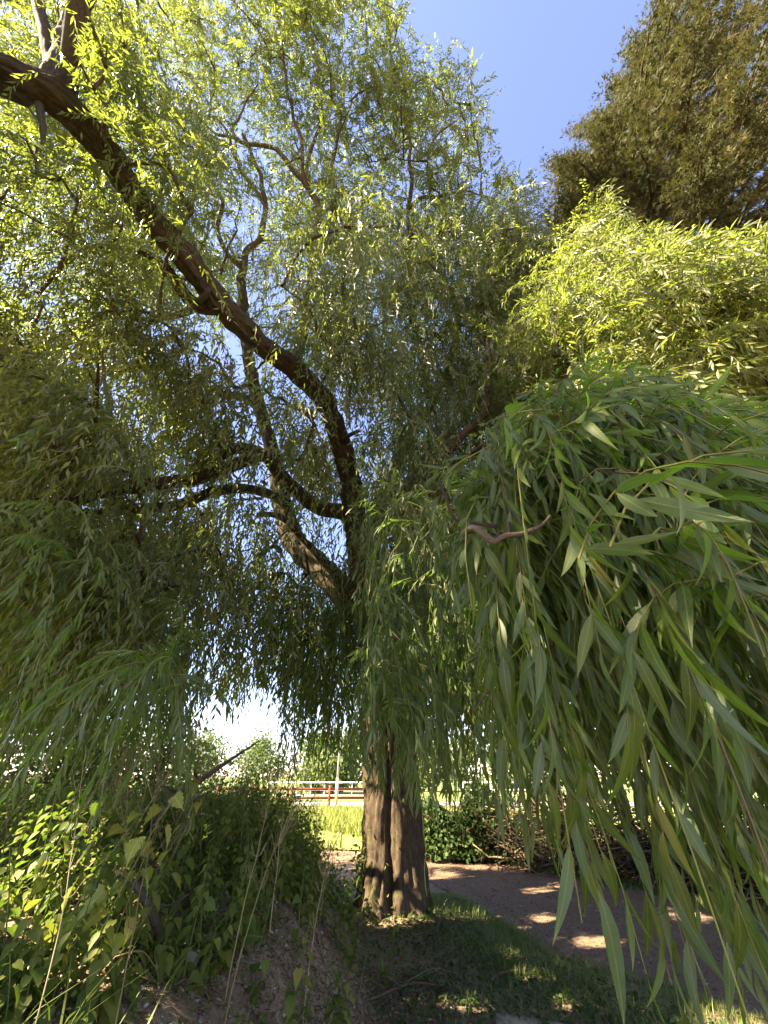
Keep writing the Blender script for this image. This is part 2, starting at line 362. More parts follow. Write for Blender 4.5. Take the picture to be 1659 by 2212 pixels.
v, q = strip(PATH_L, PATH_R, 30, 0.12, 0.012)
obj('path', mesh_data('path', v, quads=q, mat=M['path'], shade=True), kind='structure')
M['turf'] = plain_mat('field_turf', (0.12, 0.15, 0.025), (0.22, 0.22, 0.05), 1.5, 0.95, 0.5, 30)
v, q = strip([np.array([-60, 12.0, 0]), np.array([-20, 12.2, 0]), np.array([-6, 13.6, 0]), np.array([-2.5, 12.2, 0]), np.array([0.6, 11.2, 0]), np.array([5, 12.2, 0]), np.array([60, 12, 0])],
             [np.array([-60, 25.5, 0]), np.array([-20, 25.5, 0]), np.array([-6, 25.2, 0]), np.array([-2.5, 25.1, 0]), np.array([0.6, 25, 0]), np.array([5, 25, 0]), np.array([60, 26, 0])], 12, 0.7, 0.03)
obj('field', mesh_data('field', v, quads=q, mat=M['turf'], shade=True), kind='structure')
M['tarmac'] = plain_mat('road_surface', (0.20, 0.17, 0.16), (0.28, 0.24, 0.23), 3, 0.9, 0.3, 80)
mb = MB(); mb.add([[-60, 25.6, 0.04], [60, 26.1, 0.04], [60, 30.4, 0.05], [-60, 29.9, 0.05]], quads=[[0, 1, 2, 3]]); mb.build('road', M['tarmac'], kind='structure')
M['turf2'] = plain_mat('verge_turf', (0.08, 0.12, 0.02), (0.16, 0.18, 0.04), 0.6, 0.95)
mb = MB(); mb.add([[-300, 31, 0.035], [300, 31.6, 0.035], [300, 400, 0.035], [-300, 400, 0.035]], quads=[[0, 1, 2, 3]]); mb.build('meadow', M['turf2'], kind='structure')

# ------------------------------------------------------------------ leaves and strands
def make_template(kind):
    if kind == 'w2':                                     # far willow leaf: two triangles folded along the midrib
        V = [(0, 0, 0), (0.42, 0.5, 0.05), (1, 0, -0.06), (0.42, -0.5, 0.05)]; T = [(0, 2, 1), (0, 3, 2)]
    elif kind == 'w6':                                   # mid willow leaf, curved
        V = [(0, 0, 0), (0.3, 0.46, 0.03), (0.3, 0, 0), (0.3, -0.46, 0.03), (0.68, 0.36, -0.01), (0.68, 0, -0.04), (0.68, -0.36, -0.01), (1, 0, -0.13)]
        T = [(0, 2, 1), (0, 3, 2), (1, 2, 5), (1, 5, 4), (2, 3, 6), (2, 6, 5), (4, 5, 7), (5, 6, 7)]
    elif kind == 'w16':
        V = [(0, 0, 0)]; T = []
        st = [(0.06, 0.10), (0.18, 0.34), (0.36, 0.5), (0.58, 0.44), (0.78, 0.27), (0.91, 0.11)]
        for u, w in st:
            z = -0.16 * u * u; V += [(u, w, z + 0.022 * w * 2), (u, 0, z), (u, -w, z + 0.022 * w * 2)]
        V.append((1, 0, -0.18)); e = len(V) - 1
        T += [(0, 2, 1), (0, 3, 2)]
        for k in range(len(st) - 1):
            a = 1 + 3 * k; b = a + 3
            T += [(a, a + 1, b + 1), (a, b + 1, b), (a + 1, a + 2, b + 2), (a + 1, b + 2, b + 1)]
        a = 1 + 3 * (len(st) - 1); T += [(a, a + 1, e), (a + 1, a + 2, e)]
    elif kind == 'h':                                    # broad heart shaped leaf, coarse
        V = [(0, 0, 0), (-0.06, 0.3, 0.02), (0.2, 0.5, 0.05), (0.6, 0.3, 0), (1, 0, -0.16), (0.6, -0.3, 0), (0.2, -0.5, 0.05), (-0.06, -0.3, 0.02), (0.4, 0, -0.03)]
        T = [(0, 8, 1), (1, 8, 2), (2, 8, 3), (3, 8, 4), (4, 8, 5), (5, 8, 6), (6, 8, 7), (7, 8, 0)]
    elif kind == 'q':                                    # small broad leaf, folded
        V = [(0, 0, 0), (0.42, 0.5, 0.05), (1, 0, -0.1), (0.42, -0.5, 0.05)]; T = [(0, 2, 1), (0, 3, 2)]
    elif kind == 'hs':                                   # serrated heart leaf
        V = [(0, 0, 0)]; n = 11; T = []; E = []
        for sgn in (1, -1):
            ed = []
            for k in range(n):
                u = -0.08 + 1.02 * k / (n - 1); s = (u + 0.08) / 1.02
                w = 0.50 * (math.sin(PI * min(1, s ** 0.60 + 0.09)) ** 0.62) if s < 1 else 0
                w *= (1.0 if k % 2 else 0.80)
                ed.append((u + (0.03 if k % 2 else 0), sgn * max(w, 0.02), 0.09 * w - 0.2 * s * s + (0.02 if k % 2 else -0.01)))
            E.append(ed)
        mids = [(0.1 + 0.9 * k / 5, 0, -0.2 * (0.1 + 0.9 * k / 5) ** 2 - 0.01) for k in range(6)]
        V += mids
        for si, ed in enumerate(E):
            o = len(V); V += ed
            for k in range(n - 1):
                mi = 1 + min(5, int(k * 6 / (n - 1))) if k > 0 else 0
                mj = 1 + min(5, int((k + 1) * 6 / (n - 1)))
                t1 = (mi, o + k + 1, o + k) if si == 0 else (mi, o + k, o + k + 1)
                T.append(t1)
                if mj != mi and k < n - 1:
                    T.append((mi, mj, o + k + 1) if si == 0 else (mi, o + k + 1, mj))
    elif kind == 'g':                                    # grass blade
        V = [(0, 0.5, 0), (0, -0.5, 0), (0.55, 0.32, -0.05), (0.55, -0.32, -0.05), (1, 0, -0.25)]; T = [(0, 1, 3), (0, 3, 2), (2, 3, 4)]
    elif kind == 'n':                                    # conifer spray: three slim fingers
        V = [(0, 0.1, 0), (0, -0.1, 0), (1, 0, -0.1), (0.2, 0.08, 0), (0.3, -0.06, 0), (0.75, 0.5, -0.06), (0.1, -0.08, 0), (0.25, 0.06, 0), (0.7, -0.5, -0.06)]
        T = [(0, 1, 2), (3, 4, 5), (6, 8, 7)]
    V = np.array(V, float); return V, np.array(T, int)
TPL = {k: make_template(k) for k in ('w2', 'w6', 'w16', 'h', 'q', 'hs', 'g', 'n')}
def leaf_batch(kind, base, dr, nrm, length, width, rnd):
    """one vectorised batch of leaves -> (verts, tris, rnd, uv)"""
    V, T = TPL[kind]; n = len(base)
    dr = unit(dr); side = unit(np.cross(nrm, dr)); nn = np.cross(dr, side)
    length = np.broadcast_to(length, (n,)); width = np.broadcast_to(width, (n,))
    v = base[:, None] + V[None, :, 0, None] * (dr * length[:, None])[:, None] + V[None, :, 1, None] * (side * width[:, None])[:, None] \
        + V[None, :, 2, None] * (nn * length[:, None])[:, None]
    t = (T[None] + (np.arange(n) * len(V))[:, None, None]).reshape(-1, 3)
    uv = np.tile(V[:, :2], (n, 1))
    return v.reshape(-1, 3), t, np.repeat(rnd, len(V)), uv
def rand_unit(n):
    return unit(rng.normal(size=(n, 3)))

# open places in the crown where the photograph shows no willow
SKY_HOLE = [(866, -200), (880, 80), (905, 100), (960, 78), (1040, 115), (1075, 150), (1070, 300), (1085, 350), (1150, 365), (1182, 400), (1190, 470), (1215, 400), (1255, 330), (1300, 220), (1395, 0), (1420, -200)]
LOW_GAP = [(435, 1530), (470, 1500), (520, 1530), (560, 1490), (600, 1470), (612, 1600), (560, 1650), (470, 1640), (430, 1600)]
TRUNK_GAP = [(660, 1640), (775, 1630), (790, 1700), (905, 1760), (905, 2300), (500, 2300), (640, 1760)]
PATH_GAP = [(905, 1760), (1010, 1715), (1085, 1740), (1130, 1790), (1225, 1830), (1300, 1950), (1370, 2070), (1450, 2300), (880, 2300)]
BANK_GAP = [(-400, 1640), (150, 1650), (280, 1680), (380, 1660), (420, 1640), (640, 1680), (700, 2300), (-400, 2300)]
HOLES = [SKY_HOLE, LOW_GAP, TRUNK_GAP, PATH_GAP, BANK_GAP]
VIS = []
SUNPTS = [(GP(x, y), r) for x, y, r in [(990, 1862, .30), (940, 1868, .26), (1050, 1874, .2), (950, 1893, .24), (1165, 1925, .16), (1130, 1945, .15), (1215, 1912, .13), (1195, 1990, .13), (1300, 2035, .12), (1500, 1985, .14), (1560, 1960, .12), (1080, 1840, .28),
          (1170, 1870, .25), (690, 2140, .10), (560, 2175, .10), (900, 2165, .10), (1010, 2185, .12), (640, 2070, .08), (1120, 2070, .10), (1150, 2110, .10), (1250, 1880, .2)]] + \
         [(P(x, y, d), r) for x, y, d, r in [(100, 1850, 2.2, .16), (130, 1930, 2.1, .15), (190, 1800, 2.4, .15), (60, 2030, 1.9, .14), (210, 2060, 2.0, .10), (270, 2000, 2.1, .12), (795, 1760, 4.8, .26), (800, 1850, 4.5, .26), (792, 1680, 5.0, .24), (800, 1930, 4.3, .2), (805, 1560, 5.3, .2),
          (625, 1110, 8.0, .22), (615, 1060, 8.2, .2), (640, 1160, 7.8, .22), (740, 1265, 7.2, .24), (700, 1230, 7.4, .2), (150, 120, 5.1, .2), (1160, 1720, 3.0, .12), (830, 1160, 2.6, .16), (1010, 1450, 2.3, .12), (870, 1480, 2.2, .1)]]
_g = np.random.default_rng(21)
SUNPTS += [(np.array([_g.uniform(.6, 4.5), _g.uniform(3.5, 9.0), 0.0]), _g.uniform(.02, .10)) for _ in range(17)]
SUNPTS += [(GP(x, y, z), r) for x, y, z, r in [(100, 1880, 1.05, .13), (165, 1960, 1.0, .105), (60, 2010, 1.0, .10), (120, 2080, .95, .08)]]
def in_sun_gap(p):
    """gaps cut into the crown along sun rays, so that sun reaches the ground, the trunk and the weeds"""
    sh = p.shape[:-1]; q = p.reshape(-1, 3); out = np.zeros(len(q), bool)
    for c, r in SUNPTS:
        r = r * 1.25 + .06 if r > .1 else r
        w = q - c; t = w @ S_DIR; dist2 = (w * w).sum(1) - t * t
        out |= (t > .4) & (dist2 < (r * rng.uniform(.7, 1.25, len(q))) ** 2)
    return out.reshape(sh)
def vis_limb(ctrl, extra=6):
    VIS.append(np.array([[r[0], r[1], r[2], r[3] * FPX / r[2] + extra] for r in spline([list(c[:2]) + [c[2], c[3]] for c in ctrl], 12)]))
def in_front_of_limb(px, py, dep):
    out = np.zeros(px.shape, bool)
    for v in VIS:
        lo, hi = v[:, :2].min(0) - 60, v[:, :2].max(0) + 60
        m = (px > lo[0]) & (px < hi[0]) & (py > lo[1]) & (py < hi[1]); idx = np.nonzero(m)
        if len(idx[0]) == 0: continue
        x, y, d = px[idx], py[idx], dep[idx]
        for a in range(0, len(x), 40000):
            dx = (x[a:a + 40000, None] - v[None, :, 0]) ** 2 + (y[a:a + 40000, None] - v[None, :, 1]) ** 2; k = dx.argmin(1)
            o = (np.sqrt(dx[np.arange(len(k)), k]) < v[k, 3]) & (d[a:a + 40000] < v[k, 2] - .1)
            out[tuple(i[a:a + 40000] for i in idx)] |= o
    return out
def strands(P0, D0, Ln, K, droop, curl):
    """hanging shoots: returns (S, K+1, 3)"""
    S = len(P0); pts = np.zeros((S, K + 1, 3)); pts[:, 0] = P0; d = unit(D0); ds = (Ln / K)[:, None]
    w = rng.normal(size=(S, 3)) * curl
    for k in range(K):
        w = 0.7 * w + rng.normal(size=(S, 3)) * curl
        d = unit(d + np.array([0, 0, -1.0]) * droop * ds / 0.15 * 0.35 + w)
        pts[:, k + 1] = pts[:, k] + d * ds
    return pts
def leaves_on(pts, per, kind, llen, lwid, holes=HOLES, jit=0.3, spread=0.62, hang=0.45, tone=None, ground=True, prune=0, soft=None):
    S, K1, _ = pts.shape; K = K1 - 1
    n = K * per; t = (np.arange(n)[None, :] + rng.random((S, n))) / n * K
    t = np.minimum(t, K - 1e-3); k = t.astype(int); f = (t - k)[..., None]
    idx = np.arange(S)[:, None]
    a, b = pts[idx, k], pts[idx, k + 1]
    base = a * (1 - f) + b * f; d = unit(b - a)
    px, py, dep = project(base)
    keep = np.ones((S, n), bool)
    jx = rng.normal(size=(S, 1)) * 10; jy = -rng.exponential(30, (S, 1)) + 22
    for h in holes:
        ins = inpoly(px + jx, py + jy, h) & (dep > 0.1); keep &= np.cumsum(ins, 1) == 0
    if prune:
        cut = in_front_of_limb(px, py, dep) & (rng.random(S) < prune)[:, None]; keep &= np.cumsum(cut, 1) == 0
    keep &= ~in_sun_gap(base)
    if soft is not None: keep &= ~inpoly(px, py, soft)
    if ground: keep &= base[..., 2] > H(base[..., 0], base[..., 1]) + 0.25
    tone = np.broadcast_to(np.asarray(0.5 if tone is None else tone, float), (S,))
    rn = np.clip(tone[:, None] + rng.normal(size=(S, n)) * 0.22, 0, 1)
    side = np.where((np.arange(n)[None, :] % 2) == 0, 1.0, -1.0)[..., None] + 0 * d
    axis_ = rand_unit(S)[:, None, :]
    perp = unit(np.cross(d, axis_)) * side + rng.normal(size=d.shape) * jit
    dr = unit(d + perp * spread + np.array([0, 0, -1.0]) * hang)
    nrm = unit(np.cross(dr, perp) + rng.normal(size=d.shape) * 0.5)
    nrm = np.where(nrm[..., 2:3] < -0.1, -nrm, nrm)
    m = keep.ravel()
    base, dr, nrm, rn = base.reshape(-1, 3)[m], dr.reshape(-1, 3)[m], nrm.reshape(-1, 3)[m], rn.ravel()[m]
    L_ = llen * rng.uniform(0.6, 1.15, len(base)); W_ = lwid * rng.uniform(0.75, 1.15, len(base))
    return (kind, base, dr, nrm, L_, W_, rn), keep
class Foliage:
    def __init__(s): s.v = []; s.t = []; s.r = []; s.u = []; s.n = 0
    def add(s, arr):
        v, t, r, u = arr; s.v.append(v); s.t.append(t + s.n); s.r.append(r); s.u.append(u); s.n += len(v)
    def build(s, name, mat, parent=None, kind='stuff', label=None):
        v = rel(np.concatenate(s.v), parent)
        o = obj(name, mesh_data(name, v, np.concatenate(s.t), None, mat, np.concatenate(s.r), np.concatenate(s.u)), parent, kind)
        if label: o['label'] = label
        return o
def twig_tubes(mb, pts, keepK, r0, r1, every=1, sides=3):
    S, K1, _ = pts.shape
    for s in range(0, S, every):
        k = int(keepK[s])
        if k < 2: continue
        mb.tube(pts[s, :k + 1], np.linspace(r0, r1, K1)[:k + 1], sides, rnd=rng.random(), cap=False)

# ------------------------------------------------------------------ main willow
TRUNK_BASE = GP(850, 1992)
willow = thing('willow_tree', 'big weeping willow with dark furrowed trunk and leaning limbs beside the dirt path', 'tree', (TRUNK_BASE[0], TRUNK_BASE[1], 0))
def bark_disp(amp, cell, seed):
    def f(th, ln, rr):
        a = np.stack([np.cos(th) * rr / cell + seed, np.sin(th) * rr / cell, ln / (cell * 5.5)], -1)
        n = 1 - np.abs(2 * vnoise(a) - 1) * 1.6
        n2 = vnoise(a * np.array([2.3, 2.3, 3.5])) - 0.5
        return amp * (np.clip(n, -0.4, 1) - 0.5) * -1 + amp * 0.7 * n2 + rr * 0.10 * (vnoise(np.stack([np.cos(th) * 1.3 + seed, np.sin(th) * 1.3, ln * 1.1], -1)) - 0.5)
    return f
tp = [[TRUNK_BASE[0] + 0.02, TRUNK_BASE[1], -0.25, 0.60], [TRUNK_BASE[0] + 0.01, TRUNK_BASE[1], 0.05, 0.46], [TRUNK_BASE[0], 6.4, 0.5, 0.385], [0.10, 6.4, 1.2, 0.375],
      [0.06, 6.4, 2.2, 0.37], [-0.02, 6.38, 3.1, 0.36], [-0.15, 6.36, 3.9, 0.36], [-0.30, 6.3, 4.7, 0.30]]
def groove(th, ln, rr):
    base = bark_disp(0.055, 0.10, 4.0)(th, ln, rr) + bark_disp(0.018, 0.04, 2.0)(th, ln, rr)
    # a deep fold between the two fused stems, on the viewer's side, plus root flare lobes near the ground
    thg = GROOVE + 0.10 * np.sin(ln * 1.3)
    dth = np.angle(np.exp(1j * (th - thg)))
    dth2 = np.angle(np.exp(1j * (th - thg - 2.8)))
    fl = np.clip(1 - ln / 0.9, 0, 1) ** 2
    return base - rr * 0.30 * np.exp(-(dth / 0.15) ** 2) - rr * 0.16 * np.exp(-(dth2 / 0.3) ** 2) + rr * fl * 0.22 * np.sin(th * 5 + 1.0)
trk = spline(tp, 0.03)
# find the angle that faces the camera, slightly to its left
_T = unit(np.gradient(trk[:, :3], axis=0))[60]; _ref = np.array([0.3, 1, 0.1])
_a = unit(np.cross(unit(np.gradient(trk[:, :3], axis=0))[0], _ref)); _b = np.cross(_T, _a)
_f = unit(np.array([-0.22, -1.0, 0])); GROOVE = math.atan2(_f @ _b, _f @ _a)
mb = MB(); mb.tube(trk[:, :3], trk[:, 3], 150, disp=groove); mb.build('trunk', M['bark'], willow, shade=True)

NODES = []          # skeleton points that smaller branches grow from
def limb(name, ctrl, parent, mat, sides=20, amp=0.012, wig=0.0, step=0.07, pix=True, node=True, cell=0.06):
    """ctrl rows: picture x, picture y, distance, radius"""
    c = np.array([list(P(r[0], r[1], r[2])) + [r[3]] for r in ctrl]) if pix else np.array(ctrl, float)
    s = spline(c, step)
    if wig:
        n = len(s); w = np.stack([vnoise(np.stack([np.arange(n) * step * 2.2 + 7 * k, np.full(n, rng.random() * 60), np.zeros(n)], -1)) - 0.5 for k in range(3)], -1)
        s[:, :3] += w * wig * smooth(np.arange(n) / 6)[:, None]
    mb = MB(); mb.tube(s[:, :3], s[:, 3], sides, disp=bark_disp(amp, cell, rng.random() * 9) if amp else None)
    if node: NODES.append(s[::max(1, int(0.25 / step)), :3])
    return mb.build(name, mat, parent, shade=True)
BK, B2 = M['bark'], M['bark2']
vis_limb([(764, 1090, 7.4, .20), (738, 960, 7.3, .21), (703, 872, 7.1, .20), (640, 800, 6.8, .20), (560, 742, 6.6, .20), (480, 660, 6.3, .21), (400, 555, 6.0, .215), (330, 480, 5.8, .205), (268, 385, 5.5, .20), (195, 285, 5.1, .21), (120, 215, 4.8, .22), (0, 148, 4.5, .17)])
vis_limb([(118, 215, 4.8, .17), (135, 150, 5.0, .155), (152, 80, 5.3, .15), (180, -30, 5.6, .13)])
vis_limb([(735, 1275, 7.1, .24), (690, 1225, 7.5, .22), (640, 1175, 7.8, .23), (615, 1110, 8.1, .20), (603, 1050, 8.3, .17), (588, 970, 8.5, .15), (560, 880, 8.8, .14), (540, 790, 9.1, .13), (528, 690, 9.4, .12), (521, 600, 9.7, .11), (528, 560, 9.8, .085), (560, 515, 9.9, .08), (576, 460, 10, .07), (570, 400, 10.1, .06)], 9)
vis_limb([(735, 1105, 7.2, .15), (685, 1095, 7.3, .14), (640, 1060, 7.3, .13), (600, 1018, 7.2, .12), (560, 985, 7.0, .11), (505, 1005, 6.5, .105), (430, 1032, 5.9, .10), (340, 1045, 5.3, .095), (250, 1055, 4.8, .09), (170, 1075, 4.4, .085)], 8)
vis_limb([(622, 1090, 8.0, .12), (585, 1068, 7.6, .10), (520, 1055, 7.0, .09), (455, 1065, 6.4, .085), (380, 1092, 5.8, .08), (300, 1098, 5.3, .075)], 6)
vis_limb([(524, 580, 9.75, .08), (490, 545, 9.8, .06), (470, 500, 9.9, .055), (482, 440, 10, .05)], 6)
vis_limb([(655, 395, 9.6, .05), (650, 300, 10, .045), (622, 200, 10.3, .04), (612, 100, 10.5, .035)], 6)
vis_limb([(690, 460, 9.2, .07), (655, 395, 9.6, .06), (600, 330, 9.9, .055), (540, 310, 10.1, .05), (470, 290, 10.3, .035)], 6)
vis_limb([(885, 450, 10.4, .06), (887, 330, 10.8, .05)], 6)
limb('limb', [(787, 1290, 6.7, 0.264), (775, 1190, 7.1, 0.220), (762, 1070, 7.4, 0.198), (738, 960, 7.3, 0.185), (703, 872, 7.1, 0.176), (640, 800, 6.8, 0.176), (560, 742, 6.6, 0.176), (480, 660, 6.3, 0.185),
              (400, 555, 6.0, 0.189), (330, 480, 5.8, 0.180), (268, 385, 5.5, 0.176), (195, 285, 5.1, 0.185), (120, 215, 4.8, 0.194), (0, 148, 4.5, 0.150), (-150, 60, 4.3, 0.123)], willow, BK, 56, 0.042, cell=0.062, step=0.04)
limb('limb', [(118, 215, 4.8, .17), (135, 150, 5.0, .155), (152, 80, 5.3, .15), (180, -30, 5.6, .13), (200, -160, 6, .1)], willow, BK, 40, 0.032, cell=0.055, step=0.04)
limb('limb', [(130, 190, 4.85, .10), (112, 140, 5.1, .09), (95, 60, 5.3, .08), (60, -60, 5.6, .06)], willow, BK, 20, 0.012, cell=0.06, step=0.06)
limb('limb', [(800, 1340, 6.75, .28), (745, 1285, 7.1, .26), (690, 1225, 7.5, .24), (640, 1175, 7.8, .23), (615, 1110, 8.1, .20), (603, 1050, 8.3, .17), (588, 970, 8.5, .15), (560, 880, 8.8, .14), (540, 790, 9.1, .13),
              (528, 690, 9.4, .12), (521, 600, 9.7, .11)], willow, BK, 44, 0.036, cell=0.06, step=0.045)
limb('limb', [(521, 610, 9.7, .10), (528, 560, 9.8, .085), (560, 515, 9.9, .08), (576, 460, 10, .07), (570, 400, 10.1, .06), (545, 350, 10.2, .05), (525, 290, 10.3, .04)], willow, B2, 12, 0.006, 0.12)
limb('limb', [(524, 580, 9.75, .08), (490, 545, 9.8, .06), (470, 500, 9.9, .055), (482, 440, 10, .05), (455, 385, 10.1, .045), (440, 330, 10.2, .03)], willow, B2, 10, 0.005, 0.12)
limb('limb', [(770, 1110, 7.1, .16), (735, 1105, 7.2, .15), (685, 1095, 7.3, .14), (640, 1060, 7.3, .13), (600, 1018, 7.2, .12), (572, 985, 7.0, .11), (520, 968, 6.8, .10), (470, 985, 6.5, .09), (430, 1010, 6.3, .08)], willow, BK, 20, 0.012)
limb('limb', [(560, 985, 7.0, .11), (505, 1005, 6.5, .105), (430, 1032, 5.9, .10), (340, 1045, 5.3, .095), (250, 1055, 4.8, .09), (170, 1075, 4.4, .085), (100, 1110, 4.0, .075), (0, 1180, 3.6, .06), (-160, 1300, 3.2, .04)], willow, BK, 20, 0.01)
limb('limb', [(622, 1090, 8.0, .12), (585, 1068, 7.6, .10), (520, 1055, 7.0, .09), (455, 1065, 6.4, .085), (380, 1092, 5.8, .08), (300, 1098, 5.3, .075), (200, 1112, 4.9, .06), (90, 1150, 4.5, .05)], willow, BK, 16, 0.008)
limb('limb', [(645, 1150, 7.7, .08), (620, 1125, 7.4, .065), (590, 1112, 7.1, .055), (555, 1112, 6.9, .04)], willow, B2, 10, 0.004)
limb('limb', [(605, 1190, 7.7, .06), (590, 1180, 7.4, .045), (560, 1200, 7.2, .035)], willow, B2, 8, 0.003)
limb('limb', [(765, 1330, 6.8, .09), (735, 1330, 6.5, .07), (712, 1352, 6.3, .06)], willow, BK, 10, 0.006, node=False)
limb('limb', [(605, 1240, 7.4, .05), (575, 1248, 7.0, .05), (555, 1272, 6.8, .04)], willow, B2, 8, 0.004)
limb('limb', [(480, 665, 6.35, .13), (425, 660, 6.25, .11), (390, 625, 6.2, .09), (350, 570, 6.1, .07), (280, 545, 6.0, .06), (190, 540, 5.9, .05), (100, 600, 5.8, .03)], willow, BK, 16, 0.008)
limb('limb', [(425, 660, 6.25, .07), (400, 675, 6.1, .06), (345, 688, 5.9, .045), (290, 690, 5.7, .03)], willow, B2, 10, 0.004)
limb('limb', [(738, 952, 7.15, .045), (755, 940, 7.0, .04), (776, 930, 6.85, .03)], willow, B2, 8, 0.004, node=False)
limb('limb', [(85, 225, 4.7, .05), (88, 250, 4.6, .04), (93, 275, 4.5, .035), (92, 310, 4.45, .02)], willow, M['bark_dead'], 8, 0.003, node=False)
limb('limb', [(430, 650, 6.1, .05), (445, 638, 6.0, .045), (452, 622, 5.95, .03)], willow, M['bark_dead'], 8, 0.003, node=False)
limb('limb', [(560, 880, 8.8, .10), (520, 860, 8.4, .09), (470, 850, 8.0, .08), (410, 815, 7.6, .07), (330, 790, 7.2, .06), (250, 800, 6.9, .045), (150, 840, 6.5, .03)], willow, B2, 12, 0.006, 0.1)
limb('limb', [(780, 1180, 7.0, .17), (835, 1060, 7.6, .14), (880, 960, 8.2, .12), (930, 870, 8.6, .10), (975, 780, 9.0, .09), (985, 690, 9.3, .075), (975, 640, 9.6, .06), (955, 580, 9.8, .045)], willow, B2, 14, 0.007, 0.12)
limb('limb', [(930, 870, 8.6, .08), (900, 740, 9.2, .07), (880, 600, 9.8, .065), (885, 450, 10.4, .06), (887, 330, 10.8, .05), (872, 260, 11, .035), (850, 200, 11.2, .02)], willow, B2, 12, 0.005, 0.12)
limb('limb', [(885, 450, 10.4, .05), (905, 430, 10.2, .045), (945, 425, 10, .035), (1000, 410, 9.8, .02)], willow, B2, 8, 0.003, 0.08)
limb('limb', [(640, 800, 6.85, .10), (655, 700, 7.6, .09), (672, 580, 8.4, .08), (690, 460, 9.2, .07), (655, 395, 9.6, .06), (600, 330, 9.9, .055), (540, 310, 10.1, .05), (470, 290, 10.3, .035), (420, 240, 10.4, .02)], willow, B2, 12, 0.005, 0.12)
limb('limb', [(655, 395, 9.6, .05), (650, 300, 10, .045), (622, 200, 10.3, .04), (612, 100, 10.5, .035), (590, -20, 10.8, .025)], willow, B2, 10, 0.004, 0.12)
limb('limb', [(690, 460, 9.2, .05), (665, 360, 9.8, .045), (690, 260, 10.1, .035), (700, 150, 10.4, .025)], willow, B2, 8, 0.003, 0.12)
limb('limb', [(672, 580, 8.4, .06), (720, 480, 9, .05), (715, 400, 9.4, .04), (735, 250, 10, .03)], willow, B2, 8, 0.003, 0.14)
limb('limb', [(570, 440, 10, .05), (505, 340, 10.1, .045), (490, 280, 10.2, .03), (430, 240, 10.3, .02)], willow, B2, 8, 0.003, 0.14)
limb('limb', [(780, 1200, 7.0, .16), (850, 1120, 6.4, .12), (930, 1020, 6.0, .08), (1000, 940, 5.8, .06), (1048, 890, 5.9, .05), (1058, 800, 6.0, .036), (1052, 730, 6.2, .02)], willow, BK, 16, 0.007)
limb('limb', [(245, 1310, 6.0, .05), (215, 1370, 5.5, .045), (120, 1420, 5.0, .05), (0, 1460, 4.6, .05), (-150, 1500, 4.2, .04)], willow, BK, 10, 0.004)
limb('limb', [(290, 1098, 5.3, .05), (255, 1200, 5.6, .05), (245, 1310, 6.0, .05), (235, 1420, 6.2, .03)], willow, BK, 10, 0.004)
limb('limb', [(930, 1020, 5.9, .04), (1005, 985, 4.6, .026), (1090, 930, 3.1, .015), (1180, 880, 2.1, .009)], willow, B2, 12, 0.003, 0.04)
# limbs that run on out of the picture, over and beside the camera
limb('limb', [[-4.6, 1.0, 8.6, .17], [-6.5, 0.6, 8.9, .13], [-8.5, 1.5, 8.4, .09], [-10, 2.5, 7.2, .04]], willow, B2, 10, 0, pix=False, step=0.3)
limb('limb', [[-3.2, 3.4, 4.0, .06], [-5.5, 4.2, 5.2, .06], [-8, 5.0, 5.6, .05], [-10, 6.0, 4.6, .03]], willow, B2, 8, 0, pix=False, step=0.3)
limb('limb', [[-4.2, 1.1, 8.8, .12], [-3.4, -0.6, 10.2, .09], [-2.4, -2.2, 10.6, .05]], willow, B2, 8, 0, pix=False, step=0.3)

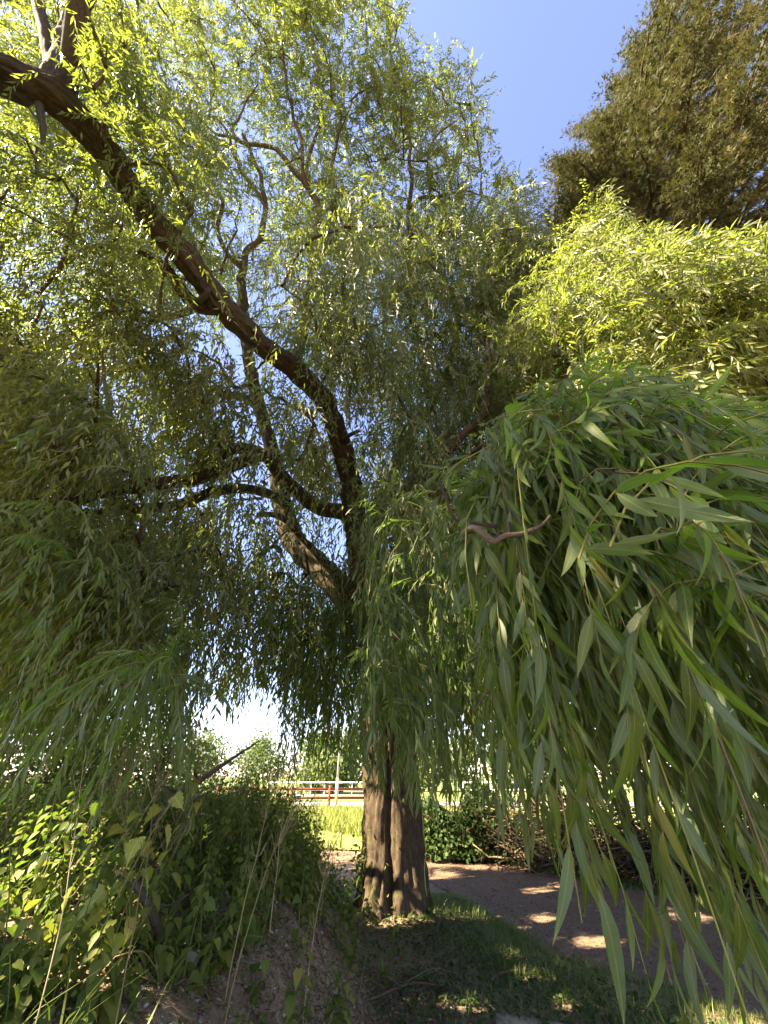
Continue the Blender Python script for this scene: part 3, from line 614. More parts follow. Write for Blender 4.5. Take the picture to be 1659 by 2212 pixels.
# ---- clumps: every clump of shoots is joined to the nearest branch by a winding branchlet
def sample_poly(poly, n):
    xs = [p[0] for p in poly]; ys = [p[1] for p in poly]; out = []
    while len(out) < n:
        x = rng.uniform(min(xs), max(xs)); y = rng.uniform(min(ys), max(ys))
        if inpoly(np.array([x]), np.array([y]), poly)[0]: out.append((x, y))
    return out
REG = [
 # polygon, d0, d1, clumps, shoots, sigma, len0, len1, droop, curl, leaf length, leaf width, leaves per step, tone
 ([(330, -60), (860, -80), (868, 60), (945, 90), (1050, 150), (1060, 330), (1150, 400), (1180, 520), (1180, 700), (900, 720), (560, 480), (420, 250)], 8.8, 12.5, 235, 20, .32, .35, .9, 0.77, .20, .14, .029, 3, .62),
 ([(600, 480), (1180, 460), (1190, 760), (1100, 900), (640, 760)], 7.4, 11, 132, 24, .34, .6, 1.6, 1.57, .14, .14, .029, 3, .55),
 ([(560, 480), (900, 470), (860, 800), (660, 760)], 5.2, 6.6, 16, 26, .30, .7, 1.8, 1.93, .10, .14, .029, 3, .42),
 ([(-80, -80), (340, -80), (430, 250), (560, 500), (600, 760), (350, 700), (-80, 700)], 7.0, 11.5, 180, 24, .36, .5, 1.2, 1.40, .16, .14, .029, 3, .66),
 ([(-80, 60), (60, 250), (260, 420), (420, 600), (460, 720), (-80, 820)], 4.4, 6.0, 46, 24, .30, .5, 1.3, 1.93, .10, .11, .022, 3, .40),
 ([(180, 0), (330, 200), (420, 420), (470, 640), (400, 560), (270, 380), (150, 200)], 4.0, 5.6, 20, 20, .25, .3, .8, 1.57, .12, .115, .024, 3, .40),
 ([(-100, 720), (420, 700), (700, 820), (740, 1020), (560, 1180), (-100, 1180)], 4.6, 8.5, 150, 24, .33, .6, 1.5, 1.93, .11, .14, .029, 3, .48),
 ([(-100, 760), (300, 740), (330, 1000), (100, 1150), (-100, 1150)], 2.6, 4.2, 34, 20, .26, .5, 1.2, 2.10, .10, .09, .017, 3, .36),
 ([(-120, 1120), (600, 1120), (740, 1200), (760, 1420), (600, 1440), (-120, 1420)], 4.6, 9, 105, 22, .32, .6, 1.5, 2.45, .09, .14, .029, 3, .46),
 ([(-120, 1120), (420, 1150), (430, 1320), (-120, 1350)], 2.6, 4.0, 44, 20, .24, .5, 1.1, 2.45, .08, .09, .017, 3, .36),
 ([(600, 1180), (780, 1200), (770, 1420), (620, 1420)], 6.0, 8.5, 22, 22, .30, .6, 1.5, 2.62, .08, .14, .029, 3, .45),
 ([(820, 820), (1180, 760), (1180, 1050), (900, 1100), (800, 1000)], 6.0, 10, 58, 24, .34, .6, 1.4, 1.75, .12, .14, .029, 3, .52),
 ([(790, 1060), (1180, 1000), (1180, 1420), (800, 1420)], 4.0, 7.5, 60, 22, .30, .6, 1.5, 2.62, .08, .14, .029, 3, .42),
]
FAR_F = Foliage(); BR = MB(); TW = MB()
tree_nodes = np.concatenate(NODES)
def grow_to(c, r0=0.022):
    """branchlet from the nearest skeleton node to c"""
    global tree_nodes
    dd = np.linalg.norm(tree_nodes - c, axis=1) + 0.6 * np.maximum(0, tree_nodes[:, 2] - c[2]); k = int(np.argmin(dd)); a = tree_nodes[k]
    L_ = np.linalg.norm(c - a); n = max(4, int(L_ / 0.14))
    t = np.linspace(0, 1, n)[:, None]
    b = a * (1 - t) + c * t + np.array([0, 0, 1.0]) * 0.12 * L_ * np.sin(PI * t)
    w = rng.normal(size=(n, 3)) * 0.035; w = np.cumsum(w, 0); w -= w[0] * (1 - t) + w[-1] * t
    b = b + w
    BR.tube(b, np.linspace(r0 + 0.008 * min(L_, 2.5), 0.007, n), 5, rnd=rng.random(), cap=False)
    tree_nodes = np.vstack([tree_nodes, b[2::2]]); return b
all_clumps = []
for (poly, d0, d1, nc, ns, sg, l0, l1, droop, curl, ll, lw, per, tone) in REG:
    for (x, y) in sample_poly(poly, nc):
        all_clumps.append((P(x, y, rng.uniform(d0, d1)), ns, sg, l0, l1, droop, curl, ll, lw, per, tone))
# crown continued out of the picture, left and above the camera, added for its shade
for k in range(60):
    c = np.array([-7.5, 4.5, 6.2]) + rng.normal(size=3) * np.array([2.4, 2.6, 2.0])
    if c[2] < 2.2 or c[0] > -3.8: continue
    all_clumps.append((c, 9, .5, .7, 1.6, 1.1, .1, .21, .06, 2, .5))
for k in range(130):
    c = np.array([-5.6, -0.8, 7.2]) + rng.normal(size=3) * np.array([1.9, 1.7, 1.5])
    if project(c)[2] > 0.4 and -100 < project(c)[0] < 1700 and project(c)[1] > -100: continue
    all_clumps.append((c, 9, .5, .7, 1.5, 1.0, .1, .20, .056, 2, .5))
for k in range(130):
    c = np.array([-5.4, 0.5, 7.0]) + rng.normal(size=3) * np.array([1.6, 1.2, 1.2]); q = project(c)
    if q[2] > .3 and q[0] > -150 and q[1] > -120 and q[1] < 2300: continue
    all_clumps.append((c, 10, .5, .7, 1.5, 1.0, .1, .21, .06, 2, .5))
mid = np.array([-0.5, 6.0, 6.0])
all_clumps.sort(key=lambda q: np.linalg.norm(q[0] - mid))
GRP = {}
for (c, ns, sg, l0, l1, droop, curl, ll, lw, per, tone) in all_clumps:
    px, py, dep = project(c)
    if dep > 0.1 and inpoly(np.array([px]), np.array([py]), SKY_HOLE)[0]: continue
    b = grow_to(c)
    nb = min(len(b), 9); at = b[-nb:][rng.integers(0, nb, ns)]
    p0 = at + rng.normal(size=(ns, 3)) * np.array([sg, sg, sg * 0.6])
    d0_ = unit(rng.normal(size=(ns, 3)) * np.array([1, 1, 0.4]) + np.array([0, 0, 0.35]))
    key = (droop, curl, ll, lw, per)
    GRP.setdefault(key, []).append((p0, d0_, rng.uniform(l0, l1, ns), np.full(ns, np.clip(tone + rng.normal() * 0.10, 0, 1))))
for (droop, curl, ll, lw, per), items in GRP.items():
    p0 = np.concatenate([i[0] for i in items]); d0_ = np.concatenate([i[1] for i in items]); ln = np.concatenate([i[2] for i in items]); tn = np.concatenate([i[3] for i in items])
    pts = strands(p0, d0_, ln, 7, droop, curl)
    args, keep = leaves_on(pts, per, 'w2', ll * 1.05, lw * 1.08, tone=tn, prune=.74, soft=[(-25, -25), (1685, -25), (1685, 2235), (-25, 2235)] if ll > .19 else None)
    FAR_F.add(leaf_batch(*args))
    twig_tubes(TW, pts, (keep.reshape(len(pts), 7, per).any(2)).cumprod(1).sum(1), 0.004, 0.002, every=12)
print('far leaves', FAR_F.n // 4)
BR.build('branches', B2, willow, kind='stuff', shade=True)
FAR_F.build('foliage', M['willow'], willow)

# ---- near curtain in front of the trunk and near shoots on the left: rounder leaf shape
NEAR = Foliage()
def curtain(poly, d0, d1, n, l0, l1, droop, curl, ll, lw, per, kind, mat_f, tone, K=9, out=0.5, tw=(0.003, 0.0012), holes=HOLES, every=1, up=0.2):
    s = sample_poly(poly, n); p0 = np.array([P(x, y, rng.uniform(d0, d1)) for x, y in s])
    dd = unit(rng.normal(size=(n, 3)) * np.array([out, out, 0.2]) + np.array([0, 0, up]))
    pts = strands(p0, dd, rng.uniform(l0, l1, n), K, droop, curl)
    args, keep = leaves_on(pts, per, kind, ll, lw, tone=np.clip(tone + rng.normal(size=n) * .12, 0, 1), jit=0.4, spread=0.42, hang=0.85, holes=holes)
    if mat_f is not None: mat_f.add(leaf_batch(*args))
    twig_tubes(TW, pts, (keep.reshape(n, K, per).any(2)).cumprod(1).sum(1), *tw, every=every)
    return args, pts
EH = HOLES + [[(-300, -300), (772, -300), (772, 2400), (-300, 2400)]]
LH = HOLES + [[(420, -300), (1900, -300), (1900, 2400), (440, 2400)]]
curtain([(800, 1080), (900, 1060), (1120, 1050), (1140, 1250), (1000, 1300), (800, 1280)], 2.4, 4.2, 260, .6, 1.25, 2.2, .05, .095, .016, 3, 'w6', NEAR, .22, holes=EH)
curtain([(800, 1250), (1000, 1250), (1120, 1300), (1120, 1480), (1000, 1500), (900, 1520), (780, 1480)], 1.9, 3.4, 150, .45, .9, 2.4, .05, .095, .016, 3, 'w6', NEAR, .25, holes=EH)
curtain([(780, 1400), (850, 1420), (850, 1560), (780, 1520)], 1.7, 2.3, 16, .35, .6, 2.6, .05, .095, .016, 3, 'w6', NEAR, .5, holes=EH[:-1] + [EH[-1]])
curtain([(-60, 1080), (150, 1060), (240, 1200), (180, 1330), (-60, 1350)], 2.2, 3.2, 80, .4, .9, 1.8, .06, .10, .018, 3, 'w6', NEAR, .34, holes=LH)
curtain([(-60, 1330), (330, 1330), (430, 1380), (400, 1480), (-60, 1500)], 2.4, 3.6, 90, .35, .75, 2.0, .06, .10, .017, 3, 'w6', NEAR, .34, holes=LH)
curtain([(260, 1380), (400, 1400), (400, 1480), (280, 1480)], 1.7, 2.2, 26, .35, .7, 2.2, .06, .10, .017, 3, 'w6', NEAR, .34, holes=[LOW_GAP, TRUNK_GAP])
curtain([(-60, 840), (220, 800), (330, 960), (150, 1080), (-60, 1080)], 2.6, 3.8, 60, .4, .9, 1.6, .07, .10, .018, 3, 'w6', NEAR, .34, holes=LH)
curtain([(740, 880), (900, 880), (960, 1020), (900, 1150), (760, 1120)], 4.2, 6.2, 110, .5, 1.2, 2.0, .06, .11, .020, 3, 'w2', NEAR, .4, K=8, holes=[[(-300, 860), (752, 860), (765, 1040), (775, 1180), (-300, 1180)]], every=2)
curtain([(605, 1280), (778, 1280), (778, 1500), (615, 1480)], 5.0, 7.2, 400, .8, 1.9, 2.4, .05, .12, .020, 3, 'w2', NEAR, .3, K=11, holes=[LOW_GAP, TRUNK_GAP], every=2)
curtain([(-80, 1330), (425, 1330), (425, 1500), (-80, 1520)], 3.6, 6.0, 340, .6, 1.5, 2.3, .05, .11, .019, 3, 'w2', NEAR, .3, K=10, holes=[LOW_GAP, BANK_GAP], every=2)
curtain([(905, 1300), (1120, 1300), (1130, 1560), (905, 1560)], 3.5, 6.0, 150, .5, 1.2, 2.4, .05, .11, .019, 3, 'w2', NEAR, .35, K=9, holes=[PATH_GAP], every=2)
NEAR.build('hanging_foliage', M['willow_near'], willow)

# ---- the bough hanging close to the camera at the right
bough = limb('hanging_bough', [(1180, 890, 2.1, .007), (1240, 880, 1.7, .006), (1330, 900, 1.4, .0045), (1420, 960, 1.25, .004), (1540, 1030, 1.12, .0035), (1690, 1100, 1.0, .003)], willow, B2, 10, 0.002, 0.02, step=0.04, node=False)
bough['label'] = 'low bough whose long shoots hang close to the camera'
BF = Foliage(); SINGLE = []
def bhang(args):
    kind, base, dr, nrm, L_, W_, rn = args
    return kind, base, unit(dr + np.array([0, 0, -.55])), nrm, L_, W_, rn
def collect(args):
    kind, base, dr, nrm, L_, W_, rn = args
    px, py, dep = project(base + unit(dr) * L_[:, None] * 0.5)
    size = L_ / np.maximum(dep, 0.15)
    ins = (px > 0) & (px < 1659) & (py > 0) & (py < 2212)
    for i in range(len(base)):
        if dep[i] < .43: continue
        SINGLE.append((size[i] if ins[i] else 0, base[i], unit(dr[i]), nrm[i], L_[i], W_[i], rn[i]))
BH = [PATH_GAP, TRUNK_GAP, [(-300, -300), (1000, -300), (1010, 960), (945, 1010), (945, 1180), (1030, 1300), (1060, 1560), (1090, 1780), (905, 2400), (-300, 2400)]]
TWm = TW; TW = MB()
TOPX, TOPY = [980, 1060, 1140, 1200, 1280, 1400, 1550, 1700, 1900], [1080, 950, 870, 830, 800, 830, 880, 930, 1000]
SNAG = [([(1000, 1155, 0.823, 0.0055), (1022, 1142, 0.806, 0.0080), (1045, 1158, 0.798, 0.0088), (1070, 1172, 0.790, 0.0080), (1090, 1160, 0.781, 0.0067), (1130, 1155, 0.773, 0.0055), (1165, 1140, 0.764, 0.0046), (1190, 1115, 0.756, 0.0042)], M['lichen'], ''),
        ([(1070, 1172, 0.794, 0.0059), (1082, 1150, 0.798, 0.0050), (1100, 1142, 0.815, 0.0038), (1095, 1050, 1.150, 0.0050), (1120, 960, 1.500, 0.0067), (1170, 880, 2.000, 0.0076)], B2, ''),
        ([(950, 1040, 0.924, 0.0021), (965, 1080, 0.890, 0.0034), (985, 1120, 0.865, 0.0038), (1030, 1130, 0.840, 0.0038), (1075, 1135, 0.823, 0.0042)], M['bark'], '')]
for c_, m_, n_ in (SNAG[0], SNAG[2]): vis_limb(c_, 34)
def bc(n, xr, yr, zr, l0, l1, ll=.100, lw=.0150, per=2, K=11, kind='w16', out=.38, up=.2, holes=None, droop=3.0, curl=.035, tone=.42, world=False):
    if world: p0 = np.stack([rng.uniform(*xr, n), rng.uniform(*yr, n), rng.uniform(*zr, n)], -1)
    else:       # xr, zr: across and below the bough's upper line; yr: how far in front of the camera
        px = rng.uniform(*xr, n); py = np.interp(px, TOPX, TOPY) + rng.uniform(*zr, n); y0 = rng.uniform(*yr, n)
        p0 = np.array([P(a, b_, c / (cp - (1106 - b_) / FPX * sp)) for a, b_, c in zip(px, py, y0)])
    dd = unit(rng.normal(size=(n, 3)) * np.array([out, out, .25]) + np.array([.08, -.05, up]))
    pts = strands(p0, dd, rng.uniform(l0, l1, n), K, droop, curl)
    args, keep = leaves_on(pts, per, kind, ll, lw, tone=np.clip(tone + rng.normal(size=n) * .12, 0, 1), jit=.38, spread=.42, hang=.75, holes=holes or BH, soft=None if holes else BTOP, prune=1)
    twig_tubes(TW, pts, (keep.reshape(n, K, per).any(2)).cumprod(1).sum(1), .0024, .0009)
    collect(args)
BTOP = [(900, -200), (960, 1000), (1050, 930), (1150, 830), (1280, 770), (1400, 800), (1560, 850), (1900, 950), (1900, -200)]
bc(190, (1060, 1500), (.8, 1.4), (15, 160), .6, 1.5)
bc(130, (1300, 1800), (.8, 1.5), (15, 220), .5, 1.3)
bc(140, (1080, 1750), (1.3, 2.2), (10, 200), .6, 1.6)
bc(140, (1100, 1700), (1.0, 2.0), (180, 480), .5, 1.1)
bc(360, (1020, 1750), (.72, 1.35), (-5, 190), .22, .5, K=6, out=.8, up=.12, droop=1.2)
bc(180, (1010, 1320), (.9, 1.4), (60, 320), .3, .6, K=7, out=.6, up=.1)
bc(26, (.40, .75), (.60, .85), (1.75, 2.2), .5, .85, K=8, world=True)
bc(80, (1040, 1250), (1.1, 1.7), (350, 620), .35, .7, K=7)
bc(60, (1250, 1750), (.9, 1.5), (400, 700), .35, .75, K=8)
bc(5, (.30, .42), (.46, .56), (1.62, 1.72), .40, .52, K=8, ll=.118, lw=.0185, out=.15, world=True, holes=[[(-300, -300), (1180, -300), (1180, 2400), (-300, 2400)]])
bc(6, (.48, .62), (.55, .65), (1.62, 1.75), .38, .5, K=8, ll=.115, out=.15, world=True, holes=[[(-300, -300), (1180, -300), (1180, 2400), (-300, 2400)]])
TW.build('shoots', M['twig'], bough, kind='stuff', shade=True); TW = TWm
SINGLE.sort(key=lambda s: -s[0])
def leaf_variants(kind, n, mat, bend=(0.0, 0.28), name='leaf'):
    out = []; V, T = TPL[kind]
    for k in range(n):
        v = V.copy(); b = rng.uniform(*bend); tw = rng.uniform(-0.6, 0.6); sw = rng.uniform(-0.12, 0.12)
        v[:, 2] -= b * v[:, 0] ** 2; ang = tw * v[:, 0]
        out.append((v, ang, sw, mat, T))
    return out
def variant_mesh(var, asp, name):
    v, ang, sw, mat, T = var
    y = v[:, 1] * asp; z = v[:, 2]
    w = np.stack([v[:, 0], y * np.cos(ang) - (z) * np.sin(ang) * 0.4 + sw * v[:, 0] ** 2, z + y * np.sin(ang)], -1)
    return mesh_data(name, w, T, None, mat, np.full(len(w), .5), v[:, :2], True)
def frame_matrix(base, dr, nrm, scale):
    d = Vector(dr).normalized(); s = Vector(nrm).cross(d).normalized(); n = d.cross(s)
    m = Matrix(((d.x, s.x, n.x, base[0]), (d.y, s.y, n.y, base[1]), (d.z, s.z, n.z, base[2]), (0, 0, 0, 1)))
    return m @ Matrix.Diagonal((scale, scale, scale, 1))
LEAFM = [variant_mesh(v, 0.165 + 0.02 * (k % 3), 'leaf') for k, v in enumerate(leaf_variants('w16', 14, M['willow_each'], (-.05, .5)))]
inv = Matrix.Translation(-Vector(willow.location))
for k, (sz, b, d, n, l, w, r) in enumerate(SINGLE[:300]):
    o = bpy.data.objects.new('leaf', LEAFM[k % len(LEAFM)]); COL.objects.link(o); o.parent = bough
    o.matrix_local = inv @ frame_matrix(b, d, n, l)
rest = SINGLE[3600:]
BF.add(leaf_batch('w6', *[np.array([q[k] for q in rest]) for k in range(1, 7)]))
rest = SINGLE[300:3600]
BF.add(leaf_batch('w16', np.array([s[1] for s in rest]), np.array([s[2] for s in rest]), np.array([s[3] for s in rest]), np.array([s[4] for s in rest]), np.array([s[5] for s in rest]), np.array([s[6] for s in rest])))
BF.build('foliage', M['willow_near'], bough)

# the bare lichen-covered snag on the bough, and a dark twig above it
for (c_, m_, nm) in SNAG: limb('dead_branch', c_, bough, m_, 14, .0030, .004, step=.006, node=False, cell=.014)
TW.build('twigs', M['twig'], willow, kind='stuff', shade=True)
# long bare withies hanging over the path
def withy(px0, py0, d0, px1, py1, d1, label):
    a, b = P(px0, py0, d0), P(px1, py1, d1); n = 24; t = np.linspace(0, 1, n)[:, None]
    w = np.cumsum(rng.normal(size=(n, 3)) * 0.004, 0) * t
    m_ = MB(); m_.tube(a * (1 - t) + b * t + w, np.linspace(.0032, .002, n), 5, rnd=0.1 if 'reddish' in label else 0.8)
    o = m_.build('withy', M['twig'], willow); o['label'] = label; return o
withy(1075, 1500, 2.7, 1070, 1925, 1.9, 'long bare reddish shoot hanging over the path')
withy(955, 1560, 3.2, 970, 1860, 2.5, 'thin bare shoot hanging behind the curtain')
withy(893, 1500, 2.6, 925, 1955, 1.8, 'long pale shoot hanging along the edge of the trunk')

# ------------------------------------------------------------------ second willow, right, sunlit
def other_willow():
    root = thing('willow_tree', 'smaller willow at the right whose sunlit drooping crown stands below the conifer', 'tree', (6.2, 5.0, 0))
    limb('trunk', [[6.2, 5.0, -0.1, .24], [6.1, 5.0, 1.2, .19], [5.9, 4.9, 2.6, .17], [5.6, 4.7, 3.6, .15]], root, M['bark'], 28, 0.016, pix=False, node=False)
    NODES.clear()
    limb('limb', [[5.6, 4.7, 3.5, .13], [5.0, 4.6, 4.6, .10], [4.4, 4.4, 5.6, .07], [3.9, 4.2, 6.3, .04]], root, B2, 12, 0.006, .1, pix=False)
    limb('limb', [[5.6, 4.7, 3.5, .11], [5.6, 4.0, 4.5, .09], [5.4, 3.2, 5.2, .06], [5.0, 2.6, 5.4, .03]], root, B2, 12, 0.006, .1, pix=False)
    limb('limb', [[5.7, 4.8, 3.0, .10], [6.0, 3.8, 4.0, .08], [6.0, 2.6, 4.5, .05], [5.8, 1.8, 4.4, .03]], root, B2, 12, 0.006, .1, pix=False)
    limb('limb', [[5.6, 4.7, 3.5, .09], [4.6, 5.2, 4.2, .07], [3.6, 5.6, 4.7, .04]], root, B2, 10, 0.005, .1, pix=False)
    global tree_nodes, BR, TW
    tree_nodes = np.concatenate(NODES); keepBR, BR = BR, MB(); keepTW, TW = TW, MB(); F_ = Foliage()
    regs = [([(1200, 520), (1290, 420), (1400, 520), (1420, 700), (1200, 740)], 5.2, 7.4, 60, .7), ([(1180, 620), (1420, 560), (1700, 560), (1700, 800), (1190, 830)], 4.4, 6.6, 100, .62),
            ([(1380, 560), (1700, 540), (1720, 720), (1400, 700)], 3.2, 4.6, 44, .66), ([(1100, 740), (1300, 700), (1300, 900), (1080, 900)], 5.6, 8, 40, .55), ([(1250, 800), (1720, 760), (1720, 1100), (1250, 1100)], 3.0, 6.0, 60, .5),
            ([(1130, 1000), (1700, 1000), (1700, 1400), (1150, 1400)], 4.0, 7.0, 24, .45)]
    G = []
    for poly, d0, d1, nc, tone in regs:
        for x, y in sample_poly(poly, nc):
            c = P(x, y, rng.uniform(d0, d1)); b = grow_to(c, .012); nb = min(len(b), 8); ns = 22
            p0 = b[-nb:][rng.integers(0, nb, ns)] + rng.normal(size=(ns, 3)) * np.array([.26, .26, .14])
            G.append((p0, unit(rng.normal(size=(ns, 3)) * np.array([1, 1, .4]) + np.array([0.1, -0.3, .45])), rng.uniform(.4, 1.0, ns), np.full(ns, np.clip(tone + rng.normal() * .08, 0, 1))))
    pts = strands(np.concatenate([a[0] for a in G]), np.concatenate([a[1] for a in G]), np.concatenate([a[2] for a in G]), 7, 1.2, .08)
    hole2 = [(1130, -100), (1130, 360), (1190, 470), (1205, 520), (1215, 430), (1280, 350), (1330, 430), (1380, 500), (1560, 520), (1640, 500), (1700, 480), (1900, -100)]
    args, keep = leaves_on(pts, 3, 'w2', .105, .021, tone=np.concatenate([a[3] for a in G]), holes=[hole2, PATH_GAP])
    F_.add(leaf_batch(*args)); twig_tubes(TW, pts, keep.reshape(len(pts), 7, 3).any(2).cumprod(1).sum(1), .003, .0014, every=5)
    BR.build('branches', B2, root, kind='stuff', shade=True); TW.build('twigs', M['twig'], root, kind='stuff'); F_.build('crown', M['willow'], root)
    BR, TW = keepBR, keepTW; print('willow2', F_.n // 4)
other_willow()

# ------------------------------------------------------------------ conifer
def conifer():
    ax = np.array([8.6, 5.6]); root = thing('conifer_tree', 'tall brown-green conifer standing in the sun at the top right', 'tree', (ax[0], ax[1], 0))
    limb('trunk', [[8.6, 5.6, -.1, .42], [8.6, 5.6, 3, .36], [8.65, 5.6, 8, .3], [8.6, 5.65, 14, .22], [8.6, 5.6, 22, .10], [8.6, 5.6, 26, .03]], root, M['bark'], 24, .018, pix=False, step=.15, node=False)
    B = MB(); F_ = Foliage(); bases = []; dirs = []; tone = []
    sil = [(1130, -600), (1330, -600), (1380, -60), (1405, 10), (1400, 60), (1352, 110), (1372, 150), (1320, 190), (1335, 225), (1245, 285), (1300, 330), (1205, 345), (1215, 410), (1190, 470), (1190, 520), (1000, 560), (1000, -600)]
    for z in np.arange(5.2, 29, .27):
        rad = 5.7 * smooth((z - 3.5) / 4) * (1 - smooth((z - 19) / 12) * .7)
        for k in range(9):
            a = rng.uniform(0, 2 * PI)
            if math.cos(a - math.atan2(-5.6, -8.6)) < -0.15: continue
            L_ = rad * rng.uniform(.7, 1.05); n = 12; t = np.linspace(0, 1, n)[:, None]
            d = np.array([math.cos(a), math.sin(a), 0])
            p = np.array([ax[0], ax[1], z]) + d * L_ * t + np.array([0, 0, 1.]) * L_ * (.16 * t - .34 * t * t) + np.cumsum(rng.normal(size=(n, 3)) * .035, 0)
            bx, by, bd = project(p); nk = int(np.argmax(np.append(inpoly(bx, by, sil) & (bd > .3), True)))
            if nk > 2: B.tube(p[:nk], np.linspace(.05 * L_ / 4 + .01, .006, n)[:nk], 5, rnd=rng.random(), cap=False)
            btone = .5 + rng.normal() * .10
            for j in range(int(8 * L_)):
                s_ = rng.beta(1.7, 1.0); i0 = min(int(s_ * (n - 1)), n - 2); o_ = p[i0] + (p[i0 + 1] - p[i0]) * (s_ * (n - 1) - i0)
                sv = np.cross(d, [0, 0, 1.]) * rng.choice([-1, 1]); sd = unit(sv * rng.uniform(.2, 1) + d * rng.uniform(.5, 1) + np.array([0, 0, rng.uniform(-.55, .1)])); sl = rng.uniform(.45, .95) * (1.25 - .5 * s_)
                m = int(36 * sl); tt = rng.random(m)[:, None]
                bases.append(o_ + sd * sl * tt + np.array([0, 0, -.25]) * sl * tt * tt + rng.normal(size=(m, 3)) * .035); fan = rng.normal(size=(m, 3)) * .5; dirs.append(unit(sd + fan + np.array([0, 0, -.35])))
                tone.append(np.clip(btone + (tt[:, 0] - .5) * .45 + rng.normal() * .12, 0, 1))
    b = np.concatenate(bases); d = np.concatenate(dirs); tn = np.concatenate(tone)
    px, py, dep = project(b); vis = (dep > .3) & (px > 1000) & (px < 1760) & (py > -150) & (py < 1250); far = ~vis & (rng.random(len(b)) < .07)
    jx = rng.normal(size=len(b)) * 14 + 60 * (vnoise(b * 1.1) - .5); ok = (vis | far) & ~(inpoly(px + jx, py + rng.normal(size=len(b)) * 10, sil) & (dep > .3)); b, d, tn = b[ok], d[ok], tn[ok]; print('conifer', len(b))
    F_.add(leaf_batch('n', b, d, rand_unit(len(b)), rng.uniform(.10, .18, len(b)), rng.uniform(.08, .13, len(b)), np.clip(tn + rng.normal(size=len(b)) * .16, 0, 1)))
    B.build('branches', B2, root, kind='stuff', shade=True); F_.build('crown', M['conifer'], root)
conifer()

# ------------------------------------------------------------------ bank vegetation
def zat(x, y): return float(H(np.array(x), np.array(y)))
def on_ray(px, py, lo=0.6, hi=40):
    """where the line of sight meets the ground"""
    v = unit(FW + (px - 829.5) / FPX * RT + (1106 - py) / FPX * UP); t = np.linspace(lo, hi, 4000)
    p = CAM + t[:, None] * v; k = np.argmax(p[:, 2] < H(p[:, 0], p[:, 1])); return p[k]
def weed_points(lean, h, n=10, sway=.05):
    t = np.linspace(0, 1, n)[:, None]; w = np.cumsum(rng.normal(size=(n, 3)) * sway * h / n, 0)
    return np.array([0, 0, 1.]) * h * t * (1 - .12 * (lean @ lean) * t) + lean * h * t ** 1.6 + w * t
SERR = {}
for key in ('weed_each', 'weed_yellow', 'weed_pale'):
    SERR[key] = [variant_mesh(v, 0.80 + .12 * (k % 3), 'leaf') for k, v in enumerate(leaf_variants('hs', 7, M[key], (0.0, .35)))]
def weed(base, h, lean, nleaf, lsize, mat, label, group, tip=False, pale=0):
    root = thing('leafy_weed', label, 'weed', tuple(base), group)
    s = weed_points(np.array(lean), h); m_ = MB(); m_.tube(s + base, np.linspace(.0045, .0018, len(s)), 5, rnd=.75 if mat == 'weed_yellow' else .35)
    pet = m_
    az = rng.uniform(0, 2 * PI)
    for k in range(nleaf):
        t = .12 + .86 * (k + rng.uniform(-.2, .2)) / nleaf; t = min(max(t, .05), .99); i = t * (len(s) - 1); i0 = min(int(i), len(s) - 2); p = s[i0] + (s[i0 + 1] - s[i0]) * (i - i0)
        az += 2.4 + rng.normal() * .4; d = np.array([math.cos(az), math.sin(az), .25]); pl = lsize * (1.1 - .75 * t) * .7
        q = p + d * pl; pet.tube(np.stack([p, p + d * pl * .5 + [0, 0, .01], q]) + base, [.0016, .0014, .0012], 4, rnd=.5, cap=False)
        sz = lsize * (1.15 - .62 * t) * rng.uniform(.8, 1.2)
        dd = unit(d + rng.normal(size=3) * .3 + np.array([0, 0, -rng.uniform(.15, 1.3)])); nn = unit(np.array([math.cos(az), math.sin(az), .8]) + rng.normal(size=3) * .25)
        key = 'weed_pale' if k < pale else mat
        o = bpy.data.objects.new('leaf', SERR[key][rng.integers(0, 7)]); COL.objects.link(o); o.parent = root
        o.matrix_local = frame_matrix(q, dd, nn, sz)
        if k < pale: o['label'] = 'bleached pale leaf'
    m_.build('stem', M['stem'], root, shade=True)
    return root
YG = 'yellow-green leafy weeds on the left of the bank'; GG = 'dark green leafy weeds on the face of the bank'
def wplace(px, py, *a, **k): return weed(on_ray(px, py), *a, **k)
